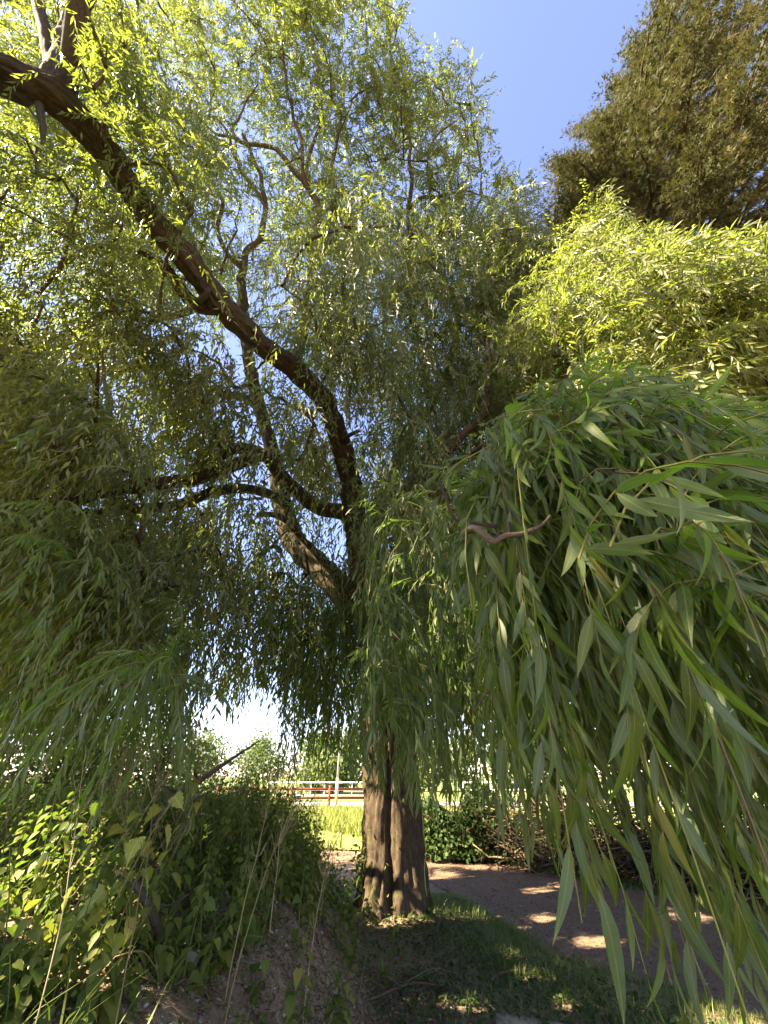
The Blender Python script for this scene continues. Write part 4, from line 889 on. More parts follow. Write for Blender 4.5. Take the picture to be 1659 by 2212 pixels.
wspec = [
 (75, 2140, .62, (.35, .1, 0), 9, .115, 'weed_yellow', 'yellow-green weed leaning furthest down at the bottom left corner'),
 (165, 2150, .80, (.30, .15, 0), 12, .115, 'weed_yellow', 'tall yellow-green weed with large toothed leaves near the bottom left'),
 (225, 2100, .50, (.1, .1, 0), 8, .10, 'weed_yellow', 'short yellow-green weed left of the grey fallen branch'),
 (290, 2060, .70, (.22, .2, 0), 11, .10, 'weed_yellow', 'yellow-green weed standing just left of the grey fallen branch'),
 (20, 2030, .5, (.1, .2, 0), 9, .10, 'weed_yellow', 'yellow-green weed at the left edge of the bank'),
 (420, 2110, .42, (-.1, -.15, 0), 10, .10, 'weed_each', 'dark green weed with bleached lowest leaves at the foot of the bank'),
 (505, 2060, .46, (.0, -.1, 0), 11, .085, 'weed_each', 'dark green weed beside the dry pale stalk'),
 (360, 2000, .5, (.05, 0, 0), 11, .09, 'weed_each', 'dark green weed right of the grey fallen branch'),
 (440, 1960, .5, (.0, -.1, 0), 12, .09, 'weed_each', 'dark green weed in the middle of the bank face'),
 (560, 1990, .44, (.1, -.05, 0), 10, .08, 'weed_each', 'green weed right of the dry pale stalk'),
 (640, 2060, .46, (.0, .05, 0), 8, .072, 'weed_each', 'bright green weed with few leaves on the bare cut of the bank'),
 (660, 1960, .5, (.1, .0, 0), 9, .075, 'weed_each', 'slim green weed on the bank left of the trunk'),
 (720, 1900, .48, (.05, .0, 0), 10, .08, 'weed_each', 'green weed growing close to the left foot of the trunk'),
 (560, 2150, .22, (.0, -.1, 0), 6, .085, 'weed_each', 'small weed in the bare soil at the bottom of the bank'),
 (815, 2140, .22, (.1, -.1, 0), 7, .09, 'weed_each', 'low broad-leaved weed at the end of the soil ridge'),
 (800, 2010, .34, (.1, -.1, 0), 9, .08, 'weed_each', 'weed in front of the trunk foot'),
 (850, 2070, .28, (.1, -.1, 0), 8, .08, 'weed_each', 'low weed on the grass below the trunk'),
 (120, 1960, .6, (.1, .1, 0), 11, .09, 'weed_each', 'dark green weed behind the yellow-green ones at the left'),
 (40, 1900, .6, (.15, .1, 0), 11, .09, 'weed_each', 'dark green weed highest at the left edge'),
 (600, 1890, .6, (.05, .05, 0), 12, .085, 'weed_each', 'tall green weed on the crest of the bank'),
]
for (px, py, h, lean, nl, ls, mt, lab) in wspec:
    wplace(px, py, h, lean, nl, ls, mt, lab, YG if mt == 'weed_yellow' else GG, pale=3 if 'bleached' in lab else 0)

# the mass of nettles and other weeds on the bank
UF = Foliage(); US = MB()
def bulk_weed(x, y, h, nleaf, ls, tone, sides=4):
    b = np.array([x, y, zat(x, y) - .02]); lean = np.append(rng.normal(size=2) * .16, 0)
    s = weed_points(lean, h) + b; US.tube(s, np.linspace(.005, .0015, len(s)), sides, rnd=np.clip(.3 + rng.normal() * .15, 0, 1), cap=False)
    t = np.clip(.1 + .9 * np.repeat(np.arange(nleaf // 2), 2) / (nleaf // 2) + rng.normal(size=nleaf) * .01, 0, 1); i = t * (len(s) - 1); i0 = np.minimum(i.astype(int), len(s) - 2)
    p = s[i0] + (s[i0 + 1] - s[i0]) * (i - i0)[:, None]
    az = np.repeat(np.arange(nleaf // 2) * (PI / 2), 2) + np.tile([0, PI], nleaf // 2) + rng.normal(size=nleaf) * .35
    d = np.stack([np.cos(az), np.sin(az), 0 * az], -1); sz = ls * (1.1 - .65 * t) * rng.uniform(.75, 1.25, nleaf)
    dd = unit(d + np.array([0, 0, -1]) * rng.uniform(.3, 1.1, nleaf)[:, None]); nn = unit(d * .6 + np.array([0, 0, 1]) + rng.normal(size=(nleaf, 3)) * .25)
    UF.add(leaf_batch('h' if math.hypot(x, y) < 3.6 else 'q', p + d * sz[:, None] * .45, dd, nn, sz, sz * rng.uniform(.6, .85, nleaf), np.clip(tone + rng.normal(size=nleaf) * .2, 0, 1)))
SEED = MB(); cnt = 0
while cnt < 1780:
    x = rng.uniform(-6.5, .3) if cnt < 1600 else rng.uniform(-2.0, -.2); y = rng.uniform(.9, 8.4) if cnt < 1600 else rng.uniform(4.0, 7.4); t = float(bank_x(np.array(y)) - x)
    if t < (.35 if y < 4 else .05): continue
    if x < -1.15 * y - .6: continue
    z = zat(x, y); px, py, dp = project(np.array([x, y, z]))
    d = math.hypot(x, y)
    if d < 1.5: continue
    # bare cut of the bank at the bottom centre stays open
    if inpoly(np.array([px]), np.array([py]), [(480, 2130), (580, 2020), (700, 2010), (790, 2030), (900, 2060), (980, 2300), (380, 2300)])[0] and rng.random() < .9: continue
    if inpoly(np.array([px]), np.array([py]), [(-100, 2080), (480, 2080), (480, 2400), (-100, 2400)])[0] and rng.random() < .25: continue
    top = np.interp(px, [-400, 0, 200, 400, 560, 640, 700, 790], [1650, 1650, 1660, 1650, 1640, 1690, 1790, 1860])
    hmax = 1.25
    # height so that the weeds stand no higher than the bank's skyline
    for hh in np.arange(.3, 1.7, .08):
        if project(np.array([x, y, z + hh]))[1] < top + rng.uniform(-10, 60): break
    h = hh * rng.uniform(.72, 1.0)
    if d < 2.4 and px < 420: h = min(h, .26)
    if py > 1980: h = min(h, rng.uniform(.15, .5))
    bulk_weed(x, y, h, int(rng.choice([18, 22, 26])), rng.uniform(.055, .10), float(np.clip(rng.normal(.45, .16), 0, 1)), 4 if d < 4 else 3); cnt += 1
for k in range(48):
    x = rng.uniform(-5, .1); y = rng.uniform(1.8, 7.0)
    if float(bank_x(np.array(y)) - x) < .4 or x < -1.1 * y - .4: continue
    z = zat(x, y); h = rng.uniform(.7, 1.25)
    top = np.interp(project(np.array([x, y, z]))[0], [0, 400, 640, 790], [1640, 1630, 1690, 1860])
    while h > .3 and project(np.array([x, y, z + h]))[1] < top - 40: h -= .06
    l = weed_points(np.append(rng.normal(size=2) * .2, 0), h, 12, .08) + [x, y, z]; tn = float(np.clip(rng.normal(.55, .3), 0, 1)); SEED.tube(l, np.linspace(.0035, .0012, 12), 4, rnd=tn, cap=False)
    for j in range(26):
        i = int(rng.integers(5, 11)); az = rng.uniform(0, 6.3); e = np.array([math.cos(az), math.sin(az), .5]); q = l[i] + e * .02; SEED.tube(np.stack([l[i], q, q + (e * .6 + [0, 0, .8]) * rng.uniform(.03, .07)]), [.0009, .0013, .0009], 3, rnd=tn, cap=False)
SEED.build('seed_stems', M['dry'], None, kind='stuff')
UF.build('weed_bank', M['nettle'], None); US.build('weed_stems', M['stem'], None, kind='stuff')

# dry seed stalks: a stem with many thin upright pods
def seed_stalk(px, py, h, lean, label, rn, nb=5):
    b = on_ray(px, py); root = thing('seed_stalk', label, 'seed stalk', tuple(b), 'seed stalks standing in the weeds')
    s = weed_points(np.array(lean), h, 14, .10); a = MB(); a.tube(s + b, np.linspace(.0042, .0015, 14), 5, rnd=rn); a.build('stem', M['dry'], root, shade=True)
    pod = MB()
    def pods(line, n, L_):
        for k in range(n):
            t = .35 + .64 * k / n; i = t * (len(line) - 1); i0 = min(int(i), len(line) - 2); p = line[i0] + (line[i0 + 1] - line[i0]) * (i - i0)
            d = unit(line[i0 + 1] - line[i0]); az = rand_unit(1)[0]; e = unit(np.cross(d, az))
            q = p + unit(e + d * .45) * L_ * .35; r_ = q + unit(e * .5 + d + [0, 0, .35]) * L_ * rng.uniform(.6, 1.1)
            pod.tube(np.stack([p, q, r_]) + b, [.0009, .0013, .0009], 3, rnd=np.clip(rn + rng.normal() * .15, 0, 1), cap=False)
    pods(s, 22, .075)
    br = MB()
    for k in range(nb):
        i = int(rng.integers(4, 11)); az = rng.uniform(0, 2 * PI); n = 8; t = np.linspace(0, 1, n)[:, None]
        d = np.array([math.cos(az) * .7, math.sin(az) * .7, .9]); l = s[i] + d * h * rng.uniform(.22, .4) * t + np.array([0, 0, .05]) * t * t
        br.tube(l + b, np.linspace(.0024, .001, n), 4, rnd=rn, cap=False); pods(l, 14, .065)
    br.build('side_stems', M['dry'], root); pod.build('seed_pods', M['dry'], root, kind='stuff')
seed_stalk(215, 1960, .95, (.28, .25, 0), 'tall yellowish seed stalk leaning right above the yellow-green weeds', .75, 7)
seed_stalk(160, 1940, .75, (.05, .2, 0), 'brown seed stalk at the left of the yellowish one', .3, 6)
seed_stalk(300, 1990, .8, (.22, .2, 0), 'dull brown seed stalk beside the grey fallen branch', .1, 5)
seed_stalk(580, 2035, .62, (-.05, .05, 0), 'single pale dry stalk on the face of the bank', 1.0, 1)
seed_stalk(560, 1860, .9, (.1, .2, 0), 'green-brown seed stalk on the crest in the middle of the bank', .55, 5)
seed_stalk(470, 1880, .9, (.0, .2, 0), 'greenish seed stalk left of the crest one', .5, 5)
seed_stalk(690, 2000, .6, (.15, .1, 0), 'thin seed stalk between bank and trunk', .5, 3)

# dead grey branches
def dead(name, ctrl, label, subs=(), mat='bark_dead', cat='branch'):
    c = np.array([list(P(r[0], r[1], r[2])) + [r[3]] for r in ctrl]); s = spline(c, .03)
    root = thing(name, label, cat, tuple(c[0, :3])); m_ = MB(); m_.tube(s[:, :3], s[:, 3], 10, disp=bark_disp(.002, .02, rng.random() * 9)); m_.build('stem', M[mat], root, shade=True)
    for sc in subs:
        c2 = np.array([list(P(r[0], r[1], r[2])) + [r[3]] for r in sc]); s2 = spline(c2, .03); m_ = MB(); m_.tube(s2[:, :3], s2[:, 3], 7); m_.build('side_branch', M[mat], root, shade=True)
def dray(px, py, up=.05):
    p = on_ray(px, py); return float((p - CAM) @ FW) * 1.0
dd0 = dray(360, 2070)
dead('fallen_branch', [(362, 2075, dd0, .016), (350, 2030, dd0 * .97, .020), (325, 1965, dd0 * .97, .021), (295, 1915, dd0, .018), (250, 1880, dd0 * 1.05, .012)], 'bent grey fallen branch standing out of the weeds on the left',
     [[(325, 1965, dd0 * .97, .009), (370, 1955, dd0 * .97, .006), (410, 1930, dd0 * .98, .004)], [(345, 2020, dd0 * .97, .010), (310, 2040, dd0 * .98, .007), (270, 2010, dd0, .005)]])
dead('fallen_branch', [(325, 1790, 3.2, .03), (345, 1750, 3.2, .03), (385, 1715, 3.2, .028), (440, 1680, 3.3, .022), (500, 1640, 3.4, .014), (560, 1600, 3.6, .006)], 'long grey dead branch lying across the top of the weeds',
     [[(385, 1715, 3.2, .014), (360, 1700, 3.1, .010), (330, 1690, 3.1, .005)], [(430, 1686, 3.3, .014), (420, 1665, 3.2, .009), (430, 1640, 3.2, .005)], [(345, 1750, 3.2, .014), (400, 1740, 3.1, .010), (450, 1710, 3.1, .006)]])
def ground_stick(pts, r, label, mat='bark_dead'):
    c = np.array([list(on_ray(px, py) + np.array([0, 0, up])) + [r] for px, py, up in pts]); s = spline(c, .02); o = MB(); s[:, 3] *= np.linspace(1.1, .5, len(s))
    o.tube(s[:, :3], s[:, 3], 7); ob = o.build('fallen_stick', M[mat], None, shade=True); tag(ob, label, 'stick')
ground_stick([(935, 2040, .0), (955, 2005, .09), (968, 1975, .12), (990, 1968, .10), (1015, 1985, .03)], .009, 'crooked brown stick arched over the grass below the trunk', 'bark_dead')
ground_stick([(1040, 2150, .01), (1075, 2118, .03), (1120, 2108, .03), (1180, 2098, .02), (1300, 2096, .01)], .010, 'pale crooked root lying on the ivy at the bottom', 'stick')
ground_stick([(795, 2165, .01), (900, 2140, .04), (1000, 2155, .02), (1060, 2190, .01)], .009, 'pale root running along the foot of the bank', 'stick')

# ------------------------------------------------------------------ ground cover: grass, ivy, litter, pebbles
def in_path(x, y): return inpoly(np.asarray(x), np.asarray(y), PATHPOLY)
def blades(n, xr, yr, cond, l0, l1, mat, name, wid=.006, lean=.5, clump=2.2, thr=.35, tone=.45):
    x = rng.uniform(*xr, n); y = rng.uniform(*yr, n); k = cond(x, y) & (vnoise(np.stack([x * clump, y * clump, 0 * x + 3], -1)) + rng.random(n) * .35 > thr); x, y = x[k], y[k]; n = len(x)
    z = H(x, y); az = rng.uniform(0, 2 * PI, n); d = np.stack([np.cos(az) * lean, np.sin(az) * lean, np.ones(n)], -1) + rng.normal(size=(n, 3)) * .15
    nr = np.stack([np.cos(az), np.sin(az), 0 * az - .4], -1) * -1
    sc = .6 + .8 * vnoise(np.stack([x * 3, y * 3, 0 * x + 9], -1))
    f = Foliage(); f.add(leaf_batch('g', np.stack([x, y, z - .003], -1), d, nr, rng.uniform(l0, l1, n) * sc, wid * rng.uniform(.7, 1.3, n), np.clip(tone + rng.normal(size=n) * .2, 0, 1))); return f.build(name, M[mat], None)
def d_edge(x, y): return bank_x(y) - x
lx = np.array([p[0] for p in PATH_L]); ly = np.array([p[1] for p in PATH_L])
near_verge = lambda x, y: ~in_path(x + rng.exponential(.07, len(x)) * -1, y) & (d_edge(x, y) < .1) & (y < 7.5) & (x < np.interp(y, ly[::-1], lx[::-1]) + .12)
def verge_dense(x, y):
    edge = np.interp(y, ly[::-1], lx[::-1]); return near_verge(x, y) & ((edge - x) < .25 + 1.05 * rng.random(len(x)))
blades(120000, (-.6, 6), (2.0, 7.4), verge_dense, .05, .12, 'grass', 'verge_grass', .0048, thr=.30)
blades(15000, (-.6, 5), (1.8, 7), near_verge, .05, .13, 'grass', 'sparse_grass', .0045, thr=.45, tone=.6)
rx = np.array([p[0] for p in PATH_R]); ry = np.array([p[1] for p in PATH_R])
far_verge = lambda x, y: ~in_path(x + rng.exponential(.07, len(x)), y) & (x > np.interp(y, ry[::-1], rx[::-1]) - .1) & (x < np.interp(y, ry[::-1], rx[::-1]) + 2.2) & (y < 12)
blades(90000, (-1, 10), (3, 11.5), far_verge, .07, .17, 'grass', 'far_verge_grass', .007, thr=.25, tone=.4)
blades(30000, (-9, 4), (11.5, 22), lambda x, y: ~in_path(x, y) & (y > 11.2), .18, .50, 'field', 'field_grass', .03, lean=.35, thr=.2, tone=.5)
blades(3500, (-6, .4), (.9, 8), lambda x, y: (d_edge(x, y) > .1) & (x > -1.15 * y - .6), .15, .42, 'grass', 'bank_grass', .007, lean=.7, thr=.5, tone=.55)
# ground ivy between the kerb and the verge
def cover(n, xr, yr, cond, size, mat, name, tmpl='q', lift=.03, tone=.45, flat=1.0, asp=.9, thr=.4, clump=2.0):
    x = rng.uniform(*xr, n); y = rng.uniform(*yr, n); k = cond(x, y) & (vnoise(np.stack([x * clump, y * clump, 0 * x + 13], -1)) + rng.random(n) * .3 > thr); x, y = x[k], y[k]; n = len(x)
    z = H(x, y) + rng.uniform(.004, lift, n); az = rng.uniform(0, 2 * PI, n); d = np.stack([np.cos(az), np.sin(az), rng.normal(size=n) * .25 - .1], -1)
    nr = np.array([0, 0, 1.]) * flat + rng.normal(size=(n, 3)) * .35; s = size * rng.uniform(.6, 1.3, n)
    f = Foliage(); f.add(leaf_batch(tmpl, np.stack([x, y, z], -1), d, nr, s, s * asp, np.clip(tone + rng.normal(size=n) * .25, 0, 1))); return f.build(name, M[mat], None)
cover(26000, (-.3, 4.6), (1.8, 6.2), lambda x, y: near_verge(x, y) & (np.interp(y, ly[::-1], lx[::-1]) - x > .45), .034, 'ivy', 'ground_ivy', lift=.06, thr=.42)
cover(9000, (-6, .5), (1, 7), lambda x, y: (d_edge(x, y) > -.2), .032, 'nettle', 'small_ground_weeds', lift=.10, thr=.5)
cover(30000, (-6, 8), (.8, 9.5), lambda x, y: (y > 0), .035, 'litter', 'leaf_litter', 'w2', lift=.012, tone=.45, asp=.28, thr=.15)
cover(14000, (-1.8, 1.3), (1.6, 5.0), lambda x, y: (d_edge(x, y) > -.5), .05, 'litter', 'dry_litter', 'w2', lift=.03, tone=.6, asp=.2, thr=.2)
cover(5000, (-6, 3), (9.5, 12.5), lambda x, y: ~in_path(x, y), .06, 'litter', 'path_edge_litter', 'w2', lift=.05, tone=.75, asp=.4, thr=.2)
def pebbles(n, xr, yr, cond, r0, r1, name, tone=.5):
    x = rng.uniform(*xr, n); y = rng.uniform(*yr, n); k = cond(x, y); x, y = x[k], y[k]; n = len(x); r = rng.uniform(r0, r1, n) * rng.uniform(.5, 1.2, n)
    O = np.array([[1, 0, 0], [-.9, .2, 0], [0, 1, .1], [.1, -.9, 0], [0, 0, .7], [0, 0, -.7]]); T = np.array([[0, 2, 4], [2, 1, 4], [1, 3, 4], [3, 0, 4], [2, 0, 5], [1, 2, 5], [3, 1, 5], [0, 3, 5]])
    v = O[None] * rng.uniform(.7, 1.2, (n, 6, 1)) * r[:, None, None]; a = rng.uniform(0, 6.3, n); c, s_ = np.cos(a), np.sin(a)
    v = np.stack([v[..., 0] * c[:, None] - v[..., 1] * s_[:, None], v[..., 0] * s_[:, None] + v[..., 1] * c[:, None], v[..., 2]], -1) + np.stack([x, y, H(x, y) + r * .25 + .01 * in_path(x, y)], -1)[:, None]
    obj(name, mesh_data(name, v.reshape(-1, 3), (T[None] + (np.arange(n) * 6)[:, None, None]).reshape(-1, 3), None, M['stone'], np.repeat(np.clip(tone + rng.normal(size=n) * .25, 0, 1), 6)), None, 'stuff')
pebbles(7000, (-2.5, .9), (1.0, 5), lambda x, y: (d_edge(x, y) > -.55) & (d_edge(x, y) < 1.5), .004, .018, 'bank_pebbles')
cover(16000, (-1, 8), (1.5, 11), lambda x, y: in_path(x, y), .05, 'litter', 'path_litter', 'w2', lift=.03, tone=.6, asp=.25, thr=.45, clump=1.2)
pebbles(22000, (-2, 8), (1.5, 12), in_path, .004, .013, 'path_gravel', .35)
# twiggy dead stems trailing over the bank face
dm = MB()
for k in range(420):
    x = rng.uniform(-5, .45); y = rng.uniform(1.1, 5.5)
    if not -.5 < d_edge(np.array(x), np.array(y)) < 2.5: continue
    n = 7; az = rng.uniform(0, 2 * PI); L_ = rng.uniform(.15, .6); t = np.linspace(0, 1, n); xx = x + np.cos(az) * L_ * t + np.cumsum(rng.normal(size=n)) * .01; yy = y + np.sin(az) * L_ * t + np.cumsum(rng.normal(size=n)) * .01
    zz = H(xx, yy) + .012 + .10 * rng.random() * np.sin(PI * t)
    dm.tube(np.stack([xx, yy, zz], -1), np.linspace(.003, .0015, n), 4, rnd=np.clip(rng.normal(.55, .25), 0, 1), cap=False)
dm.build('dead_stems', M['stick'], None, kind='stuff')
# kerb stone at the bottom edge
M['kerb'] = plain_mat('kerb_concrete', (0.22, 0.18, 0.13), (0.36, 0.30, 0.22), 14, .9, .5, 90)
ka, kb = on_ray(1075, 2206), on_ray(1440, 2258); kd = unit((kb - ka) * [1, 1, 0]); kn = np.array([kd[1], -kd[0], 0])
kv = []; nk = 26
for i in range(nk):
    c = ka + kd * (1.5 * i / (nk - 1)); e = .006 * rng.normal()
    for o_, z_ in ((0, -.15), (0 + e, .075), (.02 + e, .095), (.14, .10 + e * .5), (.16, .08), (.16, -.15)): kv.append(np.array([c[0], c[1], zat(c[0], c[1])]) + kn * o_ + [0, 0, z_ - .05])
kq = [[i * 6 + j, i * 6 + j + 1, (i + 1) * 6 + j + 1, (i + 1) * 6 + j] for i in range(nk - 1) for j in range(5)]
m_ = MB(); m_.add(kv, quads=kq + [[0, 5, 4, 1], [1, 4, 3, 2]]); m_.build('kerb', M['kerb'], None, kind='structure')

# ------------------------------------------------------------------ right: ivy bush and brushwood hedge beyond the path
def sticks(mb, n, line, w, h, r0, r1, l0, l1, base=0.0, tone=.4):
    L_ = np.array(line); seg = np.concatenate([[0], np.cumsum(np.linalg.norm(np.diff(L_, axis=0), axis=1))])
    for k in range(n):
        s = rng.uniform(0, seg[-1]); c = np.array([np.interp(s, seg, L_[:, 0]), np.interp(s, seg, L_[:, 1])]) + rng.normal(size=2) * w
        hh = h * (1 + .25 * math.sin(s * 1.7) + .2 * math.sin(s * 4.1 + 2)); z = base + hh * rng.beta(1.1, 1.2); n_ = 5; t = np.linspace(-.5, .5, n_)[:, None]
        d = unit(np.array([rng.normal(), rng.normal(), rng.normal() * .45])); ln = rng.uniform(l0, l1)
        p = np.array([c[0], c[1], z + .04]) + d * ln * t + np.cumsum(rng.normal(size=(n_, 3)) * .03, 0); p[:, 2] = np.maximum(p[:, 2], .02)
        mb.tube(p, np.linspace(rng.uniform(r0, r1), .002, n_), 4, rnd=np.clip(rng.normal(tone, .25), 0, 1), cap=False)
hl = [(2.5, 9.9), (3.4, 9.2), (4.4, 8.2), (5.4, 6.9), (6.6, 5.2), (7.6, 3.4)]
hedge = thing('brushwood_hedge', 'long dark heap of dead brushwood beyond the far side of the path', 'hedge', (4.4, 8.2, 0))
m_ = MB(); sticks(m_, 3000, hl, .32, .80, .005, .016, .4, 1.5); m_.build('sticks', M['stick'], hedge, kind='stuff')
for k in range(46):      # the thicker poles and branches of the heap, one by one
    a, b_ = hl[k % 5], hl[k % 5 + 1]; t = rng.random(); c = np.array([a[0] + (b_[0] - a[0]) * t - .25 - .1 * rng.random(), a[1] + (b_[1] - a[1]) * t - .3, rng.uniform(.15, .95)])
    d = unit(np.array([rng.normal(), rng.normal() * .5, rng.normal() * .35])); ln = rng.uniform(.5, 1.3); tt = np.linspace(-.5, .5, 8)[:, None]; p = c + d * ln * tt + np.cumsum(rng.normal(size=(8, 3)) * .03, 0); p[:, 2] = np.maximum(p[:, 2], .03)
    m2 = MB(); m2.tube(p, np.linspace(.022, .008, 8) * rng.uniform(.6, 1.2), 6, rnd=np.clip(rng.normal(.75, .2), 0, 1)); m2.build('stick', M['stick'], hedge, shade=True)
f = Foliage(); n = 5200; s = rng.uniform(0, 1, n); L_ = np.array(hl); c = np.stack([np.interp(s, np.linspace(0, 1, 6), L_[:, 0]), np.interp(s, np.linspace(0, 1, 6), L_[:, 1])], -1) + rng.normal(size=(n, 2)) * .4
pz = np.abs(rng.normal(size=n)) * .38 + .05; f.add(leaf_batch('q', np.column_stack([c, pz]), rand_unit(n) + [0, 0, -.4], rand_unit(n) + [0, -.3, .6], rng.uniform(.04, .08, n), rng.uniform(.03, .06, n), rng.random(n) * .8)); f.build('hedge_leaves', M['ivy'], hedge)
ivy = thing('ivy_bush', 'dark green ivy-covered bush right behind the trunk', 'bush', (1.75, 10.2, 0))
m_ = MB(); sticks(m_, 260, [(.75, 10.6), (1.7, 10.3), (2.7, 9.8)], .2, .8, .006, .014, .4, 1.0, tone=.2); m_.build('stems', M['stick'], ivy, kind='stuff')
f = Foliage(); n = 9000; s = rng.random(n); q = unit(rng.normal(size=(n, 3))) * (rng.random(n) ** .4)[:, None] * np.array([1.25, .55, 1.02]); q[:, 2] = np.abs(q[:, 2]) * (1 + .3 * np.sin(q[:, 0] * 5))
p = q + np.array([1.75, 10.2, .1]); f.add(leaf_batch('q', p, rand_unit(n) + [0, -.2, -.6], rand_unit(n) + [-.2, -.5, .7], rng.uniform(.06, .10, n), rng.uniform(.05, .085, n), rng.random(n))); f.build('leaves', M['ivy'], ivy)

# ------------------------------------------------------------------ background trees
def bg_tree(name, label, x, y, h, rad, tone, nl, tr=.12, group=None, low=.15, mat='far', ls=.5, trunk_mat='bark2'):
    root = thing(name, label, 'tree', (x, y, 0), group)
    b = np.array([x, y, 0.]); n = 10; t = np.linspace(0, 1, n)[:, None]; tk = b + np.array([0, 0, h * .8]) * t + np.cumsum(rng.normal(size=(n, 3)) * .02 * h / 4, 0) * t; tk[0, 2] = -.1
    m_ = MB(); m_.tube(tk, np.linspace(tr, tr * .25, n), 9); m_.build('trunk', M[trunk_mat], root, shade=True)
    br = MB(); f = Foliage()
    for k in range(16):
        i = int(rng.integers(3, n)); az = rng.uniform(0, 2 * PI); e = tk[i] + np.array([math.cos(az), math.sin(az), .6]) * rad * rng.uniform(.5, .95); br.tube(np.stack([tk[i], (tk[i] + e) / 2 + [0, 0, .1 * rad], e]), [tr * .35, tr * .22, .01], 5, cap=False)
    br.build('branches', M[trunk_mat], root, kind='stuff')
    nc = 46; cz = rng.uniform(low, 1, nc); prof = np.sin(PI * np.clip((cz - low) / (1.02 - low), 0, 1) ** .75 * .93 + .15); az = rng.uniform(0, 2 * PI, nc); rr = rad * prof * rng.uniform(.3, 1, nc)
    cc = np.stack([x + np.cos(az) * rr, y + np.sin(az) * rr, cz * h], -1); idx = rng.integers(0, nc, nl); tn = np.clip(tone + rng.normal(size=nc) * .12, 0, 1)
    p = cc[idx] + rng.normal(size=(nl, 3)) * rad * .2; k = p[:, 2] > .2; p = p[k]; idx = idx[k]; m = len(p)
    f.add(leaf_batch('q', p, rand_unit(m) + [0, 0, -.5], rand_unit(m) + [-.3, -.3, .7], ls * rng.uniform(.6, 1.2, m), ls * .7, np.clip(tn[idx] + rng.normal(size=m) * .12, 0, 1))); f.build('crown', M[mat], root)
FG = 'trees beyond the road'
for (nm, lab, px, Yd, h, rad, tone, nl) in [
 ('broadleaf_tree', 'pale green bushy tree left of the lamp pole beyond the road', 690, 44, 4.6, 2.6, .75, 2600), ('broadleaf_tree', 'yellow-green tree right behind the lamp pole', 720, 40, 4.2, 1.7, .85, 1800),
 ('broadleaf_tree', 'dark rounded tree between lamp pole and willow trunk beyond the road', 765, 52, 5.6, 2.6, .25, 2600), ('broadleaf_tree', 'yellow-green tree seen just right of the willow trunk', 925, 48, 5.0, 2.6, .8, 2400),
 ('broadleaf_tree', 'mid green tree far beyond the ivy bush', 1010, 60, 5.4, 3.4, .6, 2600), ('broadleaf_tree', 'olive tree far behind the brushwood heap', 1110, 50, 5.2, 3.0, .7, 2600),
 ('broadleaf_tree', 'wide pale tree far behind the right end of the brushwood heap', 1230, 55, 6, 4.2, .7, 3000), ('broadleaf_tree', 'dull green tree far off behind the weeds at the left', 560, 60, 5.0, 4.0, .45, 2800),
 ('broadleaf_tree', 'broad far tree low on the left skyline', 430, 60, 5.0, 4.5, .5, 2800), ('broadleaf_tree', 'bushy far tree at the left edge of the skyline', 200, 46, 5.2, 5.0, .5, 3000)]:
    p = P(px, 1675, 10); k = Yd / p[1]; bg_tree(nm, lab, p[0] * k, Yd, h, rad, tone, nl, .14, FG, ls=.42)
NG = 'thin trees behind the brushwood'
for (lab, px, Yd, h, rad, tone, nl, tr) in [('slim dark-stemmed tree behind the brushwood, left of its twin', 1140, 10.6, 5.5, 1.5, .45, 4200, .085), ('slim tree with slightly thicker stem, right of its twin behind the brushwood', 1195, 10.0, 6, 1.6, .5, 4400, .11),
 ('leafy tree at the right behind the hanging bough', 1480, 8.6, 5.5, 2.0, .65, 7000, .12), ('yellowish leafy tree at the far right edge behind the bough', 1640, 7.4, 5, 1.9, .85, 7000, .12), ('dull leafy tree between the twins and the right edge', 1330, 11, 6, 2.2, .4, 6000, .12)]:
    p = P(px, 1675, 10); k = Yd / p[1]; bg_tree('thin_tree', lab, p[0] * k, Yd, h, rad, tone, nl, tr, NG, .28, 'far', .15, 'bark')
# hedge bushes at the left behind the bank, where the weeds meet the hanging shoots
BG_ = 'bushes behind the weed bank'
for (lab, px, Yd, h, rad, tone, nl) in [('dark leafy bush at the far left behind the weeds', -20, 7.6, 2.6, 1.5, .3, 5000), ('dark bush behind the seed stalks', 150, 8.4, 2.4, 1.5, .3, 5000), ('mid green bush behind the crest of the bank', 330, 9.4, 2.3, 1.4, .4, 4500)]:
    p = P(px, 1675, 10); k = Yd / p[1]; bg_tree('bush', lab, p[0] * k, Yd, h, rad, tone, nl, .05, BG_, .05, 'far', .11)
# sapling stems with leaves beside the opening, in front of the field
sap = thing('sapling', 'slender dark sapling with small leaves against the bright field left of the trunk', 'sapling', tuple(on_ray(655, 1850)))
b = np.array(sap.location); f = Foliage()
for (dx, hh, ln) in ((0, 1.55, (.22, 0, 0)), (-.25, 1.5, (.10, 0, 0)), (.18, .9, (.25, 0, 0))):
    s = weed_points(np.array(ln), hh, 12, .05) + b + [dx, 0, 0]; m_ = MB(); m_.tube(s, np.linspace(.012, .005, 12), 6, rnd=.2); m_.build('stem', M['bark'], sap, shade=True)
    n = 70; i = rng.integers(1, 10, n); p = s[i] + rng.normal(size=(n, 3)) * np.array([.14, .14, .10]); p = p[p[:, 2] < b[2] + .75]; n = len(p)
    f.add(leaf_batch('h', p, rand_unit(n) + [0, 0, -.8], rand_unit(n) + [0, 0, .5], rng.uniform(.05, .08, n), rng.uniform(.04, .06, n), rng.random(n) * .5))
f.build('leaves', M['nettle'], sap)
